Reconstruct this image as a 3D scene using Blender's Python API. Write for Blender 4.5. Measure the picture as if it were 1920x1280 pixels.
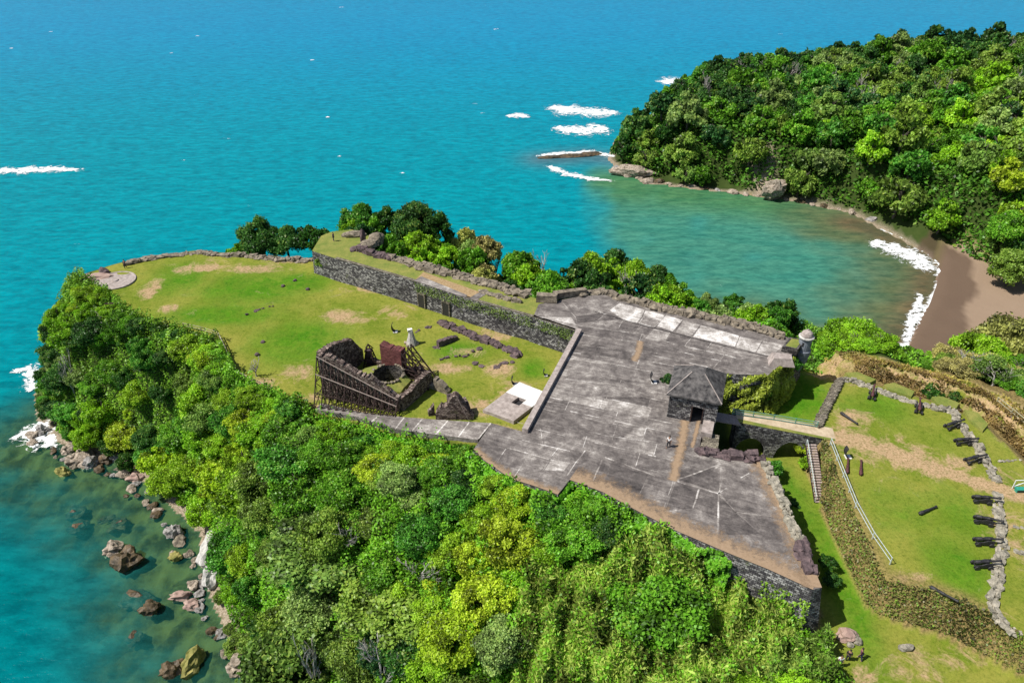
import bpy, math, random
import numpy as np
from mathutils import Vector, Matrix, noise as mnoise
from mathutils.geometry import tessellate_polygon
random.seed(7); rng = np.random.default_rng(7)
S = bpy.context.scene
for o in list(bpy.data.objects): bpy.data.objects.remove(o)
# ------------------------------------------------------------------ camera, sky, sun, exposure
F = 1400.0; PITCH = math.radians(33); CH = 60.0      # focal length in photo pixels, downward pitch, height over the terrace
cam = bpy.data.cameras.new('camera'); co = bpy.data.objects.new('camera', cam); S.collection.objects.link(co)
co.location = (0, 0, CH); co.rotation_euler = (math.radians(90)-PITCH, 0, 0)
cam.sensor_width = 36; cam.lens = F/1920*36; cam.clip_start = 1; cam.clip_end = 20000
S.camera = co
SUN = Vector((-0.975*math.cos(math.radians(55)), -0.22*math.cos(math.radians(55)), math.sin(math.radians(55))))
w = bpy.data.worlds.new('World'); S.world = w; w.use_nodes = True
nt = w.node_tree; bg = nt.nodes['Background']; sk = nt.nodes.new('ShaderNodeTexSky'); sk.sky_type = 'NISHITA'
sk.sun_disc = False; sk.sun_elevation = math.radians(55); sk.sun_rotation = math.atan2(SUN.x, SUN.y) % (2*math.pi)
nt.links.new(sk.outputs[0], bg.inputs[0]); bg.inputs[1].default_value = 0.07
sl = bpy.data.lights.new('sun', 'SUN'); so = bpy.data.objects.new('sun', sl); S.collection.objects.link(so)
so.rotation_euler = (-SUN).to_track_quat('-Z', 'Y').to_euler(); so.location = (-60, -10, 120)
sl.energy = 4.6; sl.angle = math.radians(0.5); sl.color = (1, 0.955, 0.88)
S.view_settings.view_transform = 'Standard'; S.view_settings.look = 'None'; S.view_settings.gamma = 1
S.view_settings.exposure = 0.35
SEA = -28.0; LAWN = -4.5; DITCH = -6.5; PLAT = -2.6
# ------------------------------------------------------------------ layout helpers
def ray(px, py):
    a = (px-960)/F; v = (640-py)/F
    return a, math.cos(PITCH)+v*math.sin(PITCH), -math.sin(PITCH)+v*math.cos(PITCH)
def P(px, py, z=0.0):
    a, b, c = ray(px, py); t = (z-CH)/c
    return Vector((a*t, b*t, z))
def zat(y, py):
    a, b, c = ray(960, py); return CH + y*c/b
def PX(p):
    cy, sy = math.cos(PITCH), math.sin(PITCH); dz = p[2]-CH
    dep = p[1]*cy - dz*sy; up = p[1]*sy + dz*cy
    return 960+F*p[0]/dep, 640-F*up/dep
def Z4(pts, ox, oy, s): return [(ox+x/s, oy+y/s) for x, y in pts]
def plan(pts, z): return [P(x, y, z).xy.to_tuple() for x, y in pts]
def inpoly(poly, X, Y):
    X = np.asarray(X, float); Y = np.asarray(Y, float); ins = np.zeros(X.shape, bool); n = len(poly)
    for i in range(n):
        x0, y0 = poly[i]; x1, y1 = poly[(i+1) % n]
        if y0 == y1: continue
        c = ((y0 > Y) != (y1 > Y)) & (X < (x1-x0)*(Y-y0)/(y1-y0)+x0); ins ^= c
    return ins
def ldist(line, X, Y, closed=False):
    X = np.asarray(X, float); Y = np.asarray(Y, float); d = np.full(X.shape, 1e9); n = len(line)
    for i in range(n if closed else n-1):
        x0, y0 = line[i][0], line[i][1]; x1, y1 = line[(i+1) % n][0], line[(i+1) % n][1]
        L = (x1-x0)**2+(y1-y0)**2+1e-9
        t = np.clip(((X-x0)*(x1-x0)+(Y-y0)*(y1-y0))/L, 0, 1)
        d = np.minimum(d, np.hypot(X-x0-t*(x1-x0), Y-y0-t*(y1-y0)))
    return d
def pdist(poly, X, Y):
    d = ldist(poly, X, Y, True); return np.where(inpoly(poly, X, Y), 0, d)
_ph = rng.uniform(0, 6.28, (60, 2)); _an = rng.uniform(0, 6.28, 60)
def wob(X, Y, wl, k=8, s=0):                             # smooth pseudo-noise in -1..1
    r = 0
    for i in range(k):
        a = _an[(i+s) % 60]; f = 6.283/wl*(0.6+0.9*((i*7+s) % 10)/10)
        r = r + np.sin((X*math.cos(a)+Y*math.sin(a))*f+_ph[(i+s) % 60, 0])
    return r/(k**0.5*1.1)
# ------------------------------------------------------------------ materials
def M(name):
    m = bpy.data.materials.new(name); m.use_nodes = True; t = m.node_tree
    return m, t, t.nodes['Principled BSDF']
def nd(t, typ, ins=None, **kw):
    n = t.nodes.new(typ)
    for k, v in kw.items(): setattr(n, k, v)
    for k, v in (ins or {}).items():
        if hasattr(v, 'is_output'): t.links.new(v, n.inputs[k])
        else: n.inputs[k].default_value = v
    return n
def ramp(t, fac, stops):
    n = t.nodes.new('ShaderNodeValToRGB'); e = n.color_ramp.elements
    while len(e) < len(stops): e.new(0.5)
    for i, (p, c) in enumerate(stops):
        e[i].position = p; e[i].color = (c, c, c, 1) if isinstance(c, (int, float)) else (*c, 1)
    t.links.new(fac, n.inputs[0]); return n.outputs[0]
def mix(t, fac, a, b, mode='MIX'):
    n = nd(t, 'ShaderNodeMix', data_type='RGBA', blend_type=mode)
    for s, v in ((0, fac), (6, a), (7, b)):
        if hasattr(v, 'is_output'): t.links.new(v, n.inputs[s])
        elif s == 0: n.inputs[0].default_value = v
        else: n.inputs[s].default_value = (*v, 1)
    return n.outputs[2]
def mth(t, op, a, b=0.0, clamp=False):
    n = nd(t, 'ShaderNodeMath', operation=op, use_clamp=clamp)
    for i, v in ((0, a), (1, b)):
        if hasattr(v, 'is_output'): t.links.new(v, n.inputs[i])
        else: n.inputs[i].default_value = v
    return n.outputs[0]
def noise(t, vec, scale, detail=4, rough=0.55, dist=0.0):
    return nd(t, 'ShaderNodeTexNoise', {'Vector': vec, 'Scale': scale, 'Detail': detail, 'Roughness': rough, 'Distortion': dist}).outputs[0]
def geo(t): return nd(t, 'ShaderNodeNewGeometry').outputs['Position']
def bump(t, bsdf, h, strength=0.5, dist=0.1):
    b = nd(t, 'ShaderNodeBump', {'Height': h, 'Strength': strength, 'Distance': dist}); t.links.new(b.outputs[0], bsdf.inputs['Normal'])
def attr(t, name): return nd(t, 'ShaderNodeAttribute', attribute_name=name)
MAT = {}
def simple(name, c1, c2, scale=2.0, rough=0.9, bs=0.4, bd=0.05, metal=0.0, spec=0.3):
    m, t, b = M(name); g = nd(t, 'ShaderNodeTexCoord').outputs['Object']
    n = noise(t, g, scale, 5, 0.65)
    t.links.new(mix(t, ramp(t, n, [(0.35, 0), (0.65, 1)]), c1, c2), b.inputs['Base Color'])
    b.inputs['Roughness'].default_value = rough; b.inputs['Metallic'].default_value = metal
    b.inputs['Specular IOR Level'].default_value = spec
    bump(t, b, noise(t, g, scale*3, 4), bs, bd); MAT[name] = m; return m
def stone(name, lo, hi, mortar, bw=0.62, bh=0.3, moss=0.35, dark=0.5):
    m, t, b = M(name); uv = nd(t, 'ShaderNodeUVMap', uv_map='UVMap').outputs[0]
    dn = nd(t, 'ShaderNodeTexNoise', {'Vector': uv, 'Scale': 1.3, 'Detail': 3})
    sc = nd(t, 'ShaderNodeVectorMath', {0: dn.outputs['Color'], 1: (0.16, 0.12, 0)}, operation='MULTIPLY').outputs[0]
    uv2 = nd(t, 'ShaderNodeVectorMath', {0: uv, 1: sc}, operation='ADD').outputs[0]
    br = nd(t, 'ShaderNodeTexBrick', {'Vector': uv2, 'Scale': 1.0, 'Brick Width': bw, 'Row Height': bh, 'Mortar Size': 0.028, 'Mortar Smooth': 0.5, 'Bias': 0.0,
                                      'Color1': (0, 0, 0, 1), 'Color2': (1, 1, 1, 1), 'Mortar': (0.5, 0.5, 0.5, 1)}, offset=0.45)
    g = geo(t); n1 = noise(t, g, 0.35, 5, 0.7); n2 = noise(t, g, 3.2, 4, 0.7)
    v = mth(t, 'ADD', mth(t, 'MULTIPLY', br.outputs['Color'], 0.30), mth(t, 'MULTIPLY', n2, 0.78))
    col = ramp(t, v, [(0.28, tuple(c*0.6 for c in lo)), (0.46, lo), (0.78, hi)])
    col = mix(t, ramp(t, n1, [(0.4, 0), (0.62, dark)]), col, tuple(c*0.35 for c in lo))
    col = mix(t, br.outputs['Fac'], col, mortar)
    n3 = noise(t, g, 0.8, 5, 0.75)
    col = mix(t, ramp(t, n3, [(0.58, 0), (0.66, moss)]), col, (0.10, 0.12, 0.03))
    t.links.new(col, b.inputs['Base Color']); b.inputs['Roughness'].default_value = 0.95; b.inputs['Specular IOR Level'].default_value = 0.2
    hgt = mth(t, 'SUBTRACT', mth(t, 'MULTIPLY', n2, 0.7), br.outputs['Fac'])
    bump(t, b, hgt, 0.9, 0.09); MAT[name] = m; return m
stone('wall_stone', (0.085, 0.08, 0.085), (0.60, 0.585, 0.56), (0.022, 0.02, 0.022), 0.46, 0.25, 0.6, 0.6)
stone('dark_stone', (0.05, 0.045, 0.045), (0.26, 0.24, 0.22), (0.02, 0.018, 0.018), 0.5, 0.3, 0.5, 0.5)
stone('red_brick', (0.16, 0.05, 0.05), (0.34, 0.13, 0.12), (0.06, 0.04, 0.035), 0.4, 0.18, 0.1, 0.3)
stone('ruin_stone', (0.10, 0.07, 0.06), (0.55, 0.44, 0.37), (0.04, 0.025, 0.025), 0.4, 0.24, 0.4, 0.25)
stone('dry_stone', (0.16, 0.14, 0.11), (0.42, 0.37, 0.28), (0.06, 0.05, 0.035), 0.5, 0.25, 0.7, 0.2)
simple('rubble', (0.09, 0.075, 0.06), (0.32, 0.27, 0.2), 1.6, 0.95, 0.8, 0.12)
simple('rubble_pale', (0.15, 0.14, 0.11), (0.42, 0.38, 0.3), 1.6, 0.95, 0.8, 0.12)
simple('rubble_dark', (0.05, 0.038, 0.042), (0.17, 0.12, 0.12), 1.6, 0.95, 0.8, 0.12)
simple('boulder_tan', (0.13, 0.10, 0.07), (0.48, 0.40, 0.32), 1.6, 0.85, 0.8, 0.15)
simple('boulder_grey', (0.10, 0.09, 0.08), (0.42, 0.40, 0.38), 1.6, 0.85, 0.8, 0.15)
simple('boulder_wet', (0.035, 0.03, 0.02), (0.16, 0.11, 0.06), 0.9, 0.5, 0.8, 0.15)
simple('boulder_algae', (0.10, 0.11, 0.02), (0.42, 0.36, 0.12), 0.7, 0.8, 0.8, 0.12)
simple('boulder_pink', (0.3, 0.2, 0.17), (0.45, 0.33, 0.27), 0.9, 0.9, 0.6, 0.1)
simple('iron_shade_black', (0.010, 0.010, 0.012), (0.035, 0.033, 0.035), 5, 0.6, 0.3, 0.01, 0.0, 0.5)  # black of ironwork, and of shade painted into openings
simple('iron_rust', (0.05, 0.02, 0.022), (0.13, 0.05, 0.05), 4, 0.7, 0.3, 0.01)
simple('timber_dark', (0.02, 0.012, 0.012), (0.06, 0.035, 0.03), 3, 0.85, 0.4, 0.02)
simple('timber_pale', (0.26, 0.2, 0.17), (0.42, 0.34, 0.3), 3, 0.85, 0.4, 0.02)
simple('rail_white', (0.42, 0.5, 0.48), (0.62, 0.68, 0.66), 6, 0.6, 0.2, 0.005)
simple('rail_green', (0.10, 0.26, 0.2), (0.2, 0.38, 0.3), 6, 0.6, 0.2, 0.005)
simple('wood_rail', (0.30, 0.29, 0.18), (0.48, 0.45, 0.3), 6, 0.8, 0.3, 0.01)
simple('bark', (0.06, 0.05, 0.04), (0.16, 0.14, 0.11), 3, 0.95, 0.6, 0.04)
simple('bark_grey', (0.22, 0.2, 0.18), (0.42, 0.39, 0.36), 3, 0.95, 0.5, 0.03)
simple('plaster', (0.3, 0.29, 0.27), (0.58, 0.56, 0.52), 1.5, 0.9, 0.5, 0.04)
simple('plaster_blue', (0.12, 0.135, 0.165), (0.26, 0.28, 0.32), 1.5, 0.9, 0.5, 0.04)
simple('roof_cement', (0.025, 0.024, 0.026), (0.14, 0.13, 0.125), 1.5, 0.95, 0.6, 0.05)
simple('slab_white', (0.62, 0.6, 0.57), (0.78, 0.76, 0.73), 1.2, 0.9, 0.3, 0.02)
simple('slab_grey', (0.24, 0.2, 0.18), (0.44, 0.38, 0.35), 1.6, 0.9, 0.4, 0.02)
simple('monument', (0.26, 0.24, 0.24), (0.6, 0.57, 0.55), 2.4, 0.9, 0.8, 0.08)
simple('path_sand', (0.4, 0.31, 0.2), (0.58, 0.47, 0.33), 1.2, 0.95, 0.4, 0.03)
simple('dry_grass_strip', (0.26, 0.17, 0.08), (0.40, 0.29, 0.16), 2.4, 0.95, 0.8, 0.06)
simple('skin', (0.3, 0.17, 0.11), (0.36, 0.21, 0.14), 5, 0.6, 0.1, 0.002)
simple('hair', (0.015, 0.01, 0.008), (0.03, 0.02, 0.015), 20, 0.6, 0.2, 0.002)
simple('cloth_white', (0.75, 0.75, 0.75), (0.82, 0.82, 0.82), 8, 0.9, 0.2, 0.01)
simple('cloth_black', (0.012, 0.012, 0.015), (0.03, 0.03, 0.035), 8, 0.9, 0.2, 0.01)
simple('cloth_navy', (0.02, 0.02, 0.07), (0.04, 0.04, 0.11), 8, 0.9, 0.2, 0.01)
simple('cloth_plum', (0.09, 0.03, 0.06), (0.14, 0.05, 0.09), 8, 0.9, 0.2, 0.01)
simple('green_paint', (0.02, 0.22, 0.16), (0.04, 0.3, 0.22), 6, 0.5, 0.2, 0.004)
simple('white_paint', (0.7, 0.72, 0.72), (0.8, 0.8, 0.8), 6, 0.5, 0.2, 0.004)
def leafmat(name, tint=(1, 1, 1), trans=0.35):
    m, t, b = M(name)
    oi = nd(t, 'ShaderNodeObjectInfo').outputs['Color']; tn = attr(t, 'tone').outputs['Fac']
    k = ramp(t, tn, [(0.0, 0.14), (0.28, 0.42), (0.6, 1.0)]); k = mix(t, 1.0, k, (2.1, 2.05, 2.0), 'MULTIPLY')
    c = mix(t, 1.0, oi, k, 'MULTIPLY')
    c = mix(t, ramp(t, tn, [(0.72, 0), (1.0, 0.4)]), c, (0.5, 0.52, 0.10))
    t.nodes.remove(b)
    d = nd(t, 'ShaderNodeBsdfDiffuse', {'Color': c}); tr = nd(t, 'ShaderNodeBsdfTranslucent', {'Color': c})
    mx = nd(t, 'ShaderNodeMixShader', {0: trans, 1: d.outputs[0], 2: tr.outputs[0]})
    gl = nd(t, 'ShaderNodeBsdfGlossy', {'Color': (1, 1, 1, 1), 'Roughness': 0.42})
    mx2 = nd(t, 'ShaderNodeMixShader', {0: 0.015, 1: mx.outputs[0], 2: gl.outputs[0]})
    t.links.new(mx2.outputs[0], t.nodes['Material Output'].inputs[0]); MAT[name] = m
leafmat('foliage')
# terrain: masks painted per vertex say where turf, dry earth, rock and sand lie
m, t, b = M('terrain'); g = geo(t)
mk = attr(t, 'mask'); sp = nd(t, 'ShaderNodeSeparateColor', {0: mk.outputs['Color']}).outputs
mk2 = attr(t, 'mask2'); sp2 = nd(t, 'ShaderNodeSeparateColor', {0: mk2.outputs['Color']}).outputs
nA = noise(t, g, 0.09, 6, 0.62, 0.4); nB = noise(t, g, 0.55, 6, 0.7); nC = noise(t, g, 3.5, 4, 0.75)
nE = noise(t, g, 0.3, 8, 0.8, 0.8); turf = mix(t, ramp(t, mth(t, 'ADD', mth(t, 'MULTIPLY', nA, 0.45), mth(t, 'MULTIPLY', nE, 0.55)), [(0.42, 0), (0.58, 1)]), (0.125, 0.185, 0.016), (0.265, 0.26, 0.05))
lush = mix(t, ramp(t, nB, [(0.3, 0), (0.7, 1)]), (0.04, 0.15, 0.004), (0.085, 0.22, 0.008))
col = mix(t, mth(t, 'ADD', sp[1], mth(t, 'MULTIPLY', mth(t, 'SUBTRACT', nE, 0.47), 2.4), True), turf, lush)
dry = mix(t, ramp(t, nC, [(0.3, 0), (0.7, 1)]), (0.27, 0.20, 0.09), (0.45, 0.34, 0.2))
f = mth(t, 'ADD', sp[0], mth(t, 'MULTIPLY', mth(t, 'SUBTRACT', nE, 0.5), 3.2), True)
col = mix(t, ramp(t, f, [(0.35, 0), (0.85, 1)]), col, dry)
nD = noise(t, g, 1.6, 5, 0.75, 0.5)
col = mix(t, ramp(t, nD, [(0.3, 0.85), (0.52, 0.0)]), col, mix(t, 1.0, col, (0.55, 0.68, 0.5), 'MULTIPLY'))
col = mix(t, ramp(t, nC, [(0.3, 0.8), (0.5, 0.0)]), col, mix(t, 1.0, col, (0.5, 0.58, 0.45), 'MULTIPLY'))
col = mix(t, 1.0, col, (1.16, 1.06, 1.12), 'MULTIPLY')
col = mix(t, ramp(t, nC, [(0.62, 0.0), (0.8, 0.55)]), col, (0.36, 0.33, 0.14))
soil = mix(t, nB, (0.02, 0.045, 0.008), (0.06, 0.08, 0.02))
scrub = mix(t, ramp(t, nC, [(0.35, 0), (0.6, 1)]), (0.07, 0.062, 0.02), (0.30, 0.22, 0.09))
col = mix(t, sp2[0], col, soil)
col = mix(t, sp2[1], col, scrub)
rk = nd(t, 'ShaderNodeTexVoronoi', {'Vector': g, 'Scale': 0.8}).outputs['Distance']
rock = mix(t, ramp(t, nC, [(0.35, 0), (0.65, 1)]), (0.12, 0.09, 0.055), (0.46, 0.38, 0.29))
bm_ = mix(t, ramp(t, noise(t, g, 0.28, 5, 0.65), [(0.4, 0), (0.58, 1)]), (0.05, 0.045, 0.02), (0.17, 0.155, 0.06))
sb = ramp(t, nd(t, 'ShaderNodeSeparateXYZ', {0: g}).outputs[2], [(0, 0), (1, 1)])
col = mix(t, sp[2], col, rock)
col = mix(t, sp2[2], col, bm_)
sand = mix(t, nA, (0.24, 0.17, 0.115), (0.32, 0.235, 0.165))
col = mix(t, mk.outputs['Alpha'], col, sand)
wet = mk2.outputs['Alpha']
col = mix(t, wet, col, (0.08, 0.05, 0.035))
t.links.new(col, b.inputs['Base Color']); b.inputs['Roughness'].default_value = 0.95; b.inputs['Specular IOR Level'].default_value = 0.1
bump(t, b, mth(t, 'ADD', mth(t, 'MULTIPLY', nB, 0.6), mth(t, 'MULTIPLY', nC, 0.4)), 0.55, 0.35); MAT['terrain'] = m
# water
m, t, b = M('water'); g = geo(t)
wc = attr(t, 'wcol'); clr = wc.outputs['Alpha']
mp = nd(t, 'ShaderNodeMapping', {'Vector': g, 'Scale': (0.42, 1.0, 1.0), 'Rotation': (0, 0, 0.10)}).outputs[0]
w1 = noise(t, mp, 0.6, 4, 0.6, 0.2); w2 = noise(t, mp, 1.9, 4, 0.65); w3 = noise(t, mp, 0.045, 3, 0.5)
hh = mth(t, 'ADD', mth(t, 'MULTIPLY', w1, 1.0), mth(t, 'MULTIPLY', w2, 0.45))
c0 = mix(t, ramp(t, hh, [(0.52, 0), (0.9, 1)]), mix(t, 1.0, wc.outputs['Color'], (0.7, 0.76, 0.78), 'MULTIPLY'), mix(t, 1.0, wc.outputs['Color'], (1.5, 1.3, 1.25), 'MULTIPLY'))
w4 = noise(t, nd(t, 'ShaderNodeMapping', {'Vector': g, 'Scale': (0.05, 0.22, 1.0), 'Rotation': (0, 0, 0.12)}).outputs[0], 1.0, 4, 0.65, 0.6)
c0 = mix(t, ramp(t, w4, [(0.4, 0.5), (0.56, 0.0)]), c0, mix(t, 1.0, c0, (0.5, 0.82, 0.86), 'MULTIPLY'))
c0 = mix(t, ramp(t, w3, [(0.3, 0.25), (0.7, 0.0)]), c0, mix(t, 1.0, c0, (0.6, 0.85, 0.92), 'MULTIPLY'))
cap = nd(t, 'ShaderNodeMapping', {'Vector': g, 'Scale': (0.035, 0.12, 1.0)}).outputs[0]
cp = mth(t, 'MULTIPLY', ramp(t, noise(t, cap, 1.0, 6, 0.72), [(0.745, 0), (0.765, 1)]), wc.outputs['Alpha'])
wcp = ramp(t, noise(t, cap, 1.3, 7, 0.74), [(0.715, 0), (0.74, 0.8)])
c0 = mix(t, mth(t, 'MULTIPLY', wcp, mth(t, 'SUBTRACT', 1.0, clr)), c0, (0.75, 0.8, 0.8))
t.links.new(c0, b.inputs['Base Color']); b.inputs['Roughness'].default_value = 0.22; b.inputs['IOR'].default_value = 1.16
b.inputs['Specular IOR Level'].default_value = 0.13
bp = nd(t, 'ShaderNodeBump', {'Height': hh, 'Strength': 0.5, 'Distance': 0.5}); t.links.new(bp.outputs[0], b.inputs['Normal'])
tr = nd(t, 'ShaderNodeBsdfTransparent', {'Color': (0.66, 0.9, 0.76, 1)})
mx = nd(t, 'ShaderNodeMixShader', {0: clr, 1: b.outputs[0], 2: tr.outputs[0]})
t.links.new(mx.outputs[0], t.nodes['Material Output'].inputs[0]); MAT['water'] = m
# foam
m, t, b = M('foam'); g = geo(t); e = attr(t, 'edge').outputs['Fac']
n = noise(t, nd(t, 'ShaderNodeMapping', {'Vector': g, 'Scale': (0.7, 1.0, 1)}).outputs[0], 0.75, 7, 0.8, 0.8)
a = ramp(t, mth(t, 'ADD', mth(t, 'MULTIPLY', e, 0.34), mth(t, 'MULTIPLY', n, 1.5)), [(0.95, 0), (1.14, .5), (1.42, .95)])
b.inputs['Base Color'].default_value = (0.82, 0.84, 0.84, 1); b.inputs['Roughness'].default_value = 0.9
t.links.new(a, b.inputs['Alpha']); bump(t, b, n, 0.5, 0.2); MAT['foam'] = m
# paving of the terrace
m, t, b = M('paving'); g = geo(t); tn = attr(t, 'tone').outputs['Fac']
n0 = noise(t, g, 0.12, 6, 0.7, 0.5); n1 = noise(t, g, 0.6, 7, 0.78, 0.3)
rot_ = nd(t, 'ShaderNodeVectorRotate', {'Vector': g, 'Angle': 0.40}, rotation_type='Z_AXIS').outputs[0]; st = nd(t, 'ShaderNodeMapping', {'Vector': rot_, 'Scale': (0.22, 2.4, 1)}).outputs[0]; n2 = noise(t, st, 1.0, 6, 0.75)
n4 = noise(t, g, 5.0, 4, 0.8)
v = mth(t, 'ADD', mth(t, 'ADD', mth(t, 'MULTIPLY', mth(t, 'SUBTRACT', n1, 0.28), 1.15), mth(t, 'MULTIPLY', mth(t, 'SUBTRACT', n2, 0.22), 0.55)), mth(t, 'MULTIPLY', n4, 0.3))
v = mth(t, 'ADD', v, mth(t, 'MULTIPLY', mth(t, 'SUBTRACT', tn, 0.5), 0.85))
v = mth(t, 'ADD', v, mth(t, 'MULTIPLY', mth(t, 'SUBTRACT', n0, 0.42), 0.6))
col = ramp(t, v, [(0.2, (0.03, 0.027, 0.027)), (0.47, (0.112, 0.098, 0.092)), (0.64, (0.20, 0.178, 0.164)), (0.80, (0.37, 0.34, 0.31)), (0.97, (0.72, 0.69, 0.66))])
t.links.new(col, b.inputs['Base Color']); b.inputs['Roughness'].default_value = 0.92; b.inputs['Specular IOR Level'].default_value = 0.2
bump(t, b, v, 0.4, 0.05); MAT['paving'] = m
m, t, b = M('dirt_edge'); g = geo(t); e = attr(t, 'edge').outputs['Fac']; n = noise(t, g, 1.1, 7, 0.8)
a = ramp(t, mth(t, 'ADD', mth(t, 'MULTIPLY', e, 0.55), mth(t, 'MULTIPLY', n, 1.2)), [(0.7, 0), (1.0, .95)])
t.links.new(mix(t, noise(t, g, 2.5, 4, 0.8), (0.20, 0.13, 0.07), (0.42, 0.30, 0.2)), b.inputs['Base Color'])
t.links.new(a, b.inputs['Alpha']); b.inputs['Roughness'].default_value = 0.95; MAT['dirt_edge'] = m
m, t, b = M('turf'); g = geo(t); nB = noise(t, g, 0.5, 6, 0.7); nC = noise(t, g, 4, 4, 0.75)
c = mix(t, ramp(t, nB, [(0.35, 0), (0.65, 1)]), (0.125, 0.185, 0.02), (0.27, 0.265, 0.055))
c = mix(t, ramp(t, nC, [(0.3, 0.5), (0.6, 0.0)]), c, (0.12, 0.11, 0.03))
t.links.new(c, b.inputs['Base Color']); b.inputs['Roughness'].default_value = 0.95; bump(t, b, nC, 0.6, 0.12); MAT['turf'] = m
# ------------------------------------------------------------------ mesh helpers
def tag(o, label=None, cat=None, group=None, kind=None):
    if label: o['label'] = label
    if cat: o['category'] = cat
    if group: o['group'] = group
    if kind: o['kind'] = kind
    return o
def link(name, me, parent=None, mat=None):
    o = bpy.data.objects.new(name, me); S.collection.objects.link(o)
    if mat and me is not None and not me.materials: me.materials.append(MAT[mat])
    if parent: o.parent = parent
    return o
def empty(name, loc, label, cat, group=None, rz=0):
    o = bpy.data.objects.new(name, None); S.collection.objects.link(o); o.location = loc; o.rotation_euler = (0, 0, rz)
    o.empty_display_size = 0.5
    return tag(o, label, cat, group)
def copy_tree(o, parent=None):
    c = o.copy(); S.collection.objects.link(c); c.parent = parent
    for ch in o.children: copy_tree(ch, c)
    return c
class MB:
    def __init__(s): s.v = []; s.f = []; s.a = []
    def add(s, vs, fs, tone=0.5):
        k = len(s.v); s.v += [tuple(v) for v in vs]; s.f += [tuple(i+k for i in f) for f in fs]; s.a += [tone]*len(fs); return s
    def box(s, c, size, rz=0, jit=0, rot=None, taper=1.0, tone=0.5):
        R = rot if rot is not None else Matrix.Rotation(rz, 3, 'Z'); vs = []
        for z in (-.5, .5):
            for x, y in ((-.5, -.5), (.5, -.5), (.5, .5), (-.5, .5)):
                k = taper if z > 0 else 1
                p = Vector((x*size[0]*k, y*size[1]*k, z*size[2]))
                if jit: p += Vector((random.uniform(-jit, jit) for _ in range(3)))
                vs.append(R@p+Vector(c))
        return s.add(vs, [(0, 3, 2, 1), (4, 5, 6, 7), (0, 1, 5, 4), (1, 2, 6, 5), (2, 3, 7, 6), (3, 0, 4, 7)], tone)
    def bar(s, a, b, w, h=None):
        a = Vector(a); b = Vector(b); d = b-a; L = d.length
        if L < 1e-4: return s
        q = d.to_track_quat('X', 'Z').to_matrix(); return s.box((a+b)/2, (L, w, h or w), rot=q)
    def tube(s, pts, rad, n=6, cap=True):
        pts = [Vector(p) for p in pts]; rings = []
        for i, p in enumerate(pts):
            d = (pts[min(i+1, len(pts)-1)]-pts[max(i-1, 0)]).normalized(); q = d.to_track_quat('Z', 'Y').to_matrix()
            r = rad[i] if isinstance(rad, (list, tuple)) else rad
            rings.append([p+q@Vector((r*math.cos(6.2832*k/n), r*math.sin(6.2832*k/n), 0)) for k in range(n)])
        vs = [v for r in rings for v in r]; fs = []
        for i in range(len(pts)-1):
            for k in range(n): fs.append((i*n+k, i*n+(k+1) % n, (i+1)*n+(k+1) % n, (i+1)*n+k))
        if cap: fs += [tuple(reversed(range(n))), tuple(range((len(pts)-1)*n, len(pts)*n))]
        return s.add(vs, fs)
    def lathe(s, prof, n=20, M4=Matrix.Identity(4)):
        vs = [M4@Vector((r*math.cos(6.2832*k/n), r*math.sin(6.2832*k/n), z)) for r, z in prof for k in range(n)]
        fs = [(i*n+k, i*n+(k+1) % n, (i+1)*n+(k+1) % n, (i+1)*n+k) for i in range(len(prof)-1) for k in range(n)]
        fs += [tuple(reversed(range(n))), tuple(range((len(prof)-1)*n, len(prof)*n))]
        return s.add(vs, fs)
    def poly(s, pts, tone=0.5):
        tr = tessellate_polygon([[Vector(p) for p in pts]]); fs = []
        for a, b, c in tr:
            A, B, C = Vector(pts[a]), Vector(pts[b]), Vector(pts[c])
            fs.append((a, b, c) if (B-A).cross(C-A).z > 0 else (a, c, b))
        return s.add(pts, fs, tone)
    def loft(s, top, bot):
        n = len(top); fs = [(i, (i+1) % n, n+(i+1) % n, n+i) for i in range(n)]
        A = sum(top[i][0]*top[(i+1) % n][1]-top[(i+1) % n][0]*top[i][1] for i in range(n))
        if A > 0: fs = [tuple(reversed(f)) for f in fs]
        return s.add(list(top)+list(bot), fs)
    def rock(s, c, r, seed=0, sq=0.65, sub=2, rough=0.35, rz=0):
        vs, fs = ICO[sub]; out = []; R = Matrix.Rotation(rz, 3, 'Z')
        rr = r if isinstance(r, (tuple, list)) else (r, r, r*sq)
        for v in vs:
            n = mnoise.noise(Vector(v)*1.3+Vector((seed*3.1, seed*1.7, seed))) + 0.5*mnoise.noise(Vector(v)*3+Vector((seed, 0, 0)))
            cellv = mnoise.cell(Vector(v)*1.6+Vector((seed, seed, 0)))*0.18
            k = 1+rough*n+cellv*rough*1.5; out.append(R@Vector((v[0]*rr[0]*k, v[1]*rr[1]*k, v[2]*rr[2]*k))+Vector(c))
        return s.add(out, fs)
    def build(s, name, mat, parent=None, smooth=False):
        me = mesh_from(name, s.v, s.f, s.a, mat, smooth); o = bpy.data.objects.new(name, me); S.collection.objects.link(o)
        if parent is not None: o.parent = parent
        return o
import bmesh
ICO = {}
for k in (1, 2, 3):
    bm = bmesh.new(); bmesh.ops.create_icosphere(bm, subdivisions=k, radius=1); bm.verts.ensure_lookup_table()
    ICO[k] = ([tuple(v.co) for v in bm.verts], [tuple(v.index for v in f.verts) for f in bm.faces]); bm.free()
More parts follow.
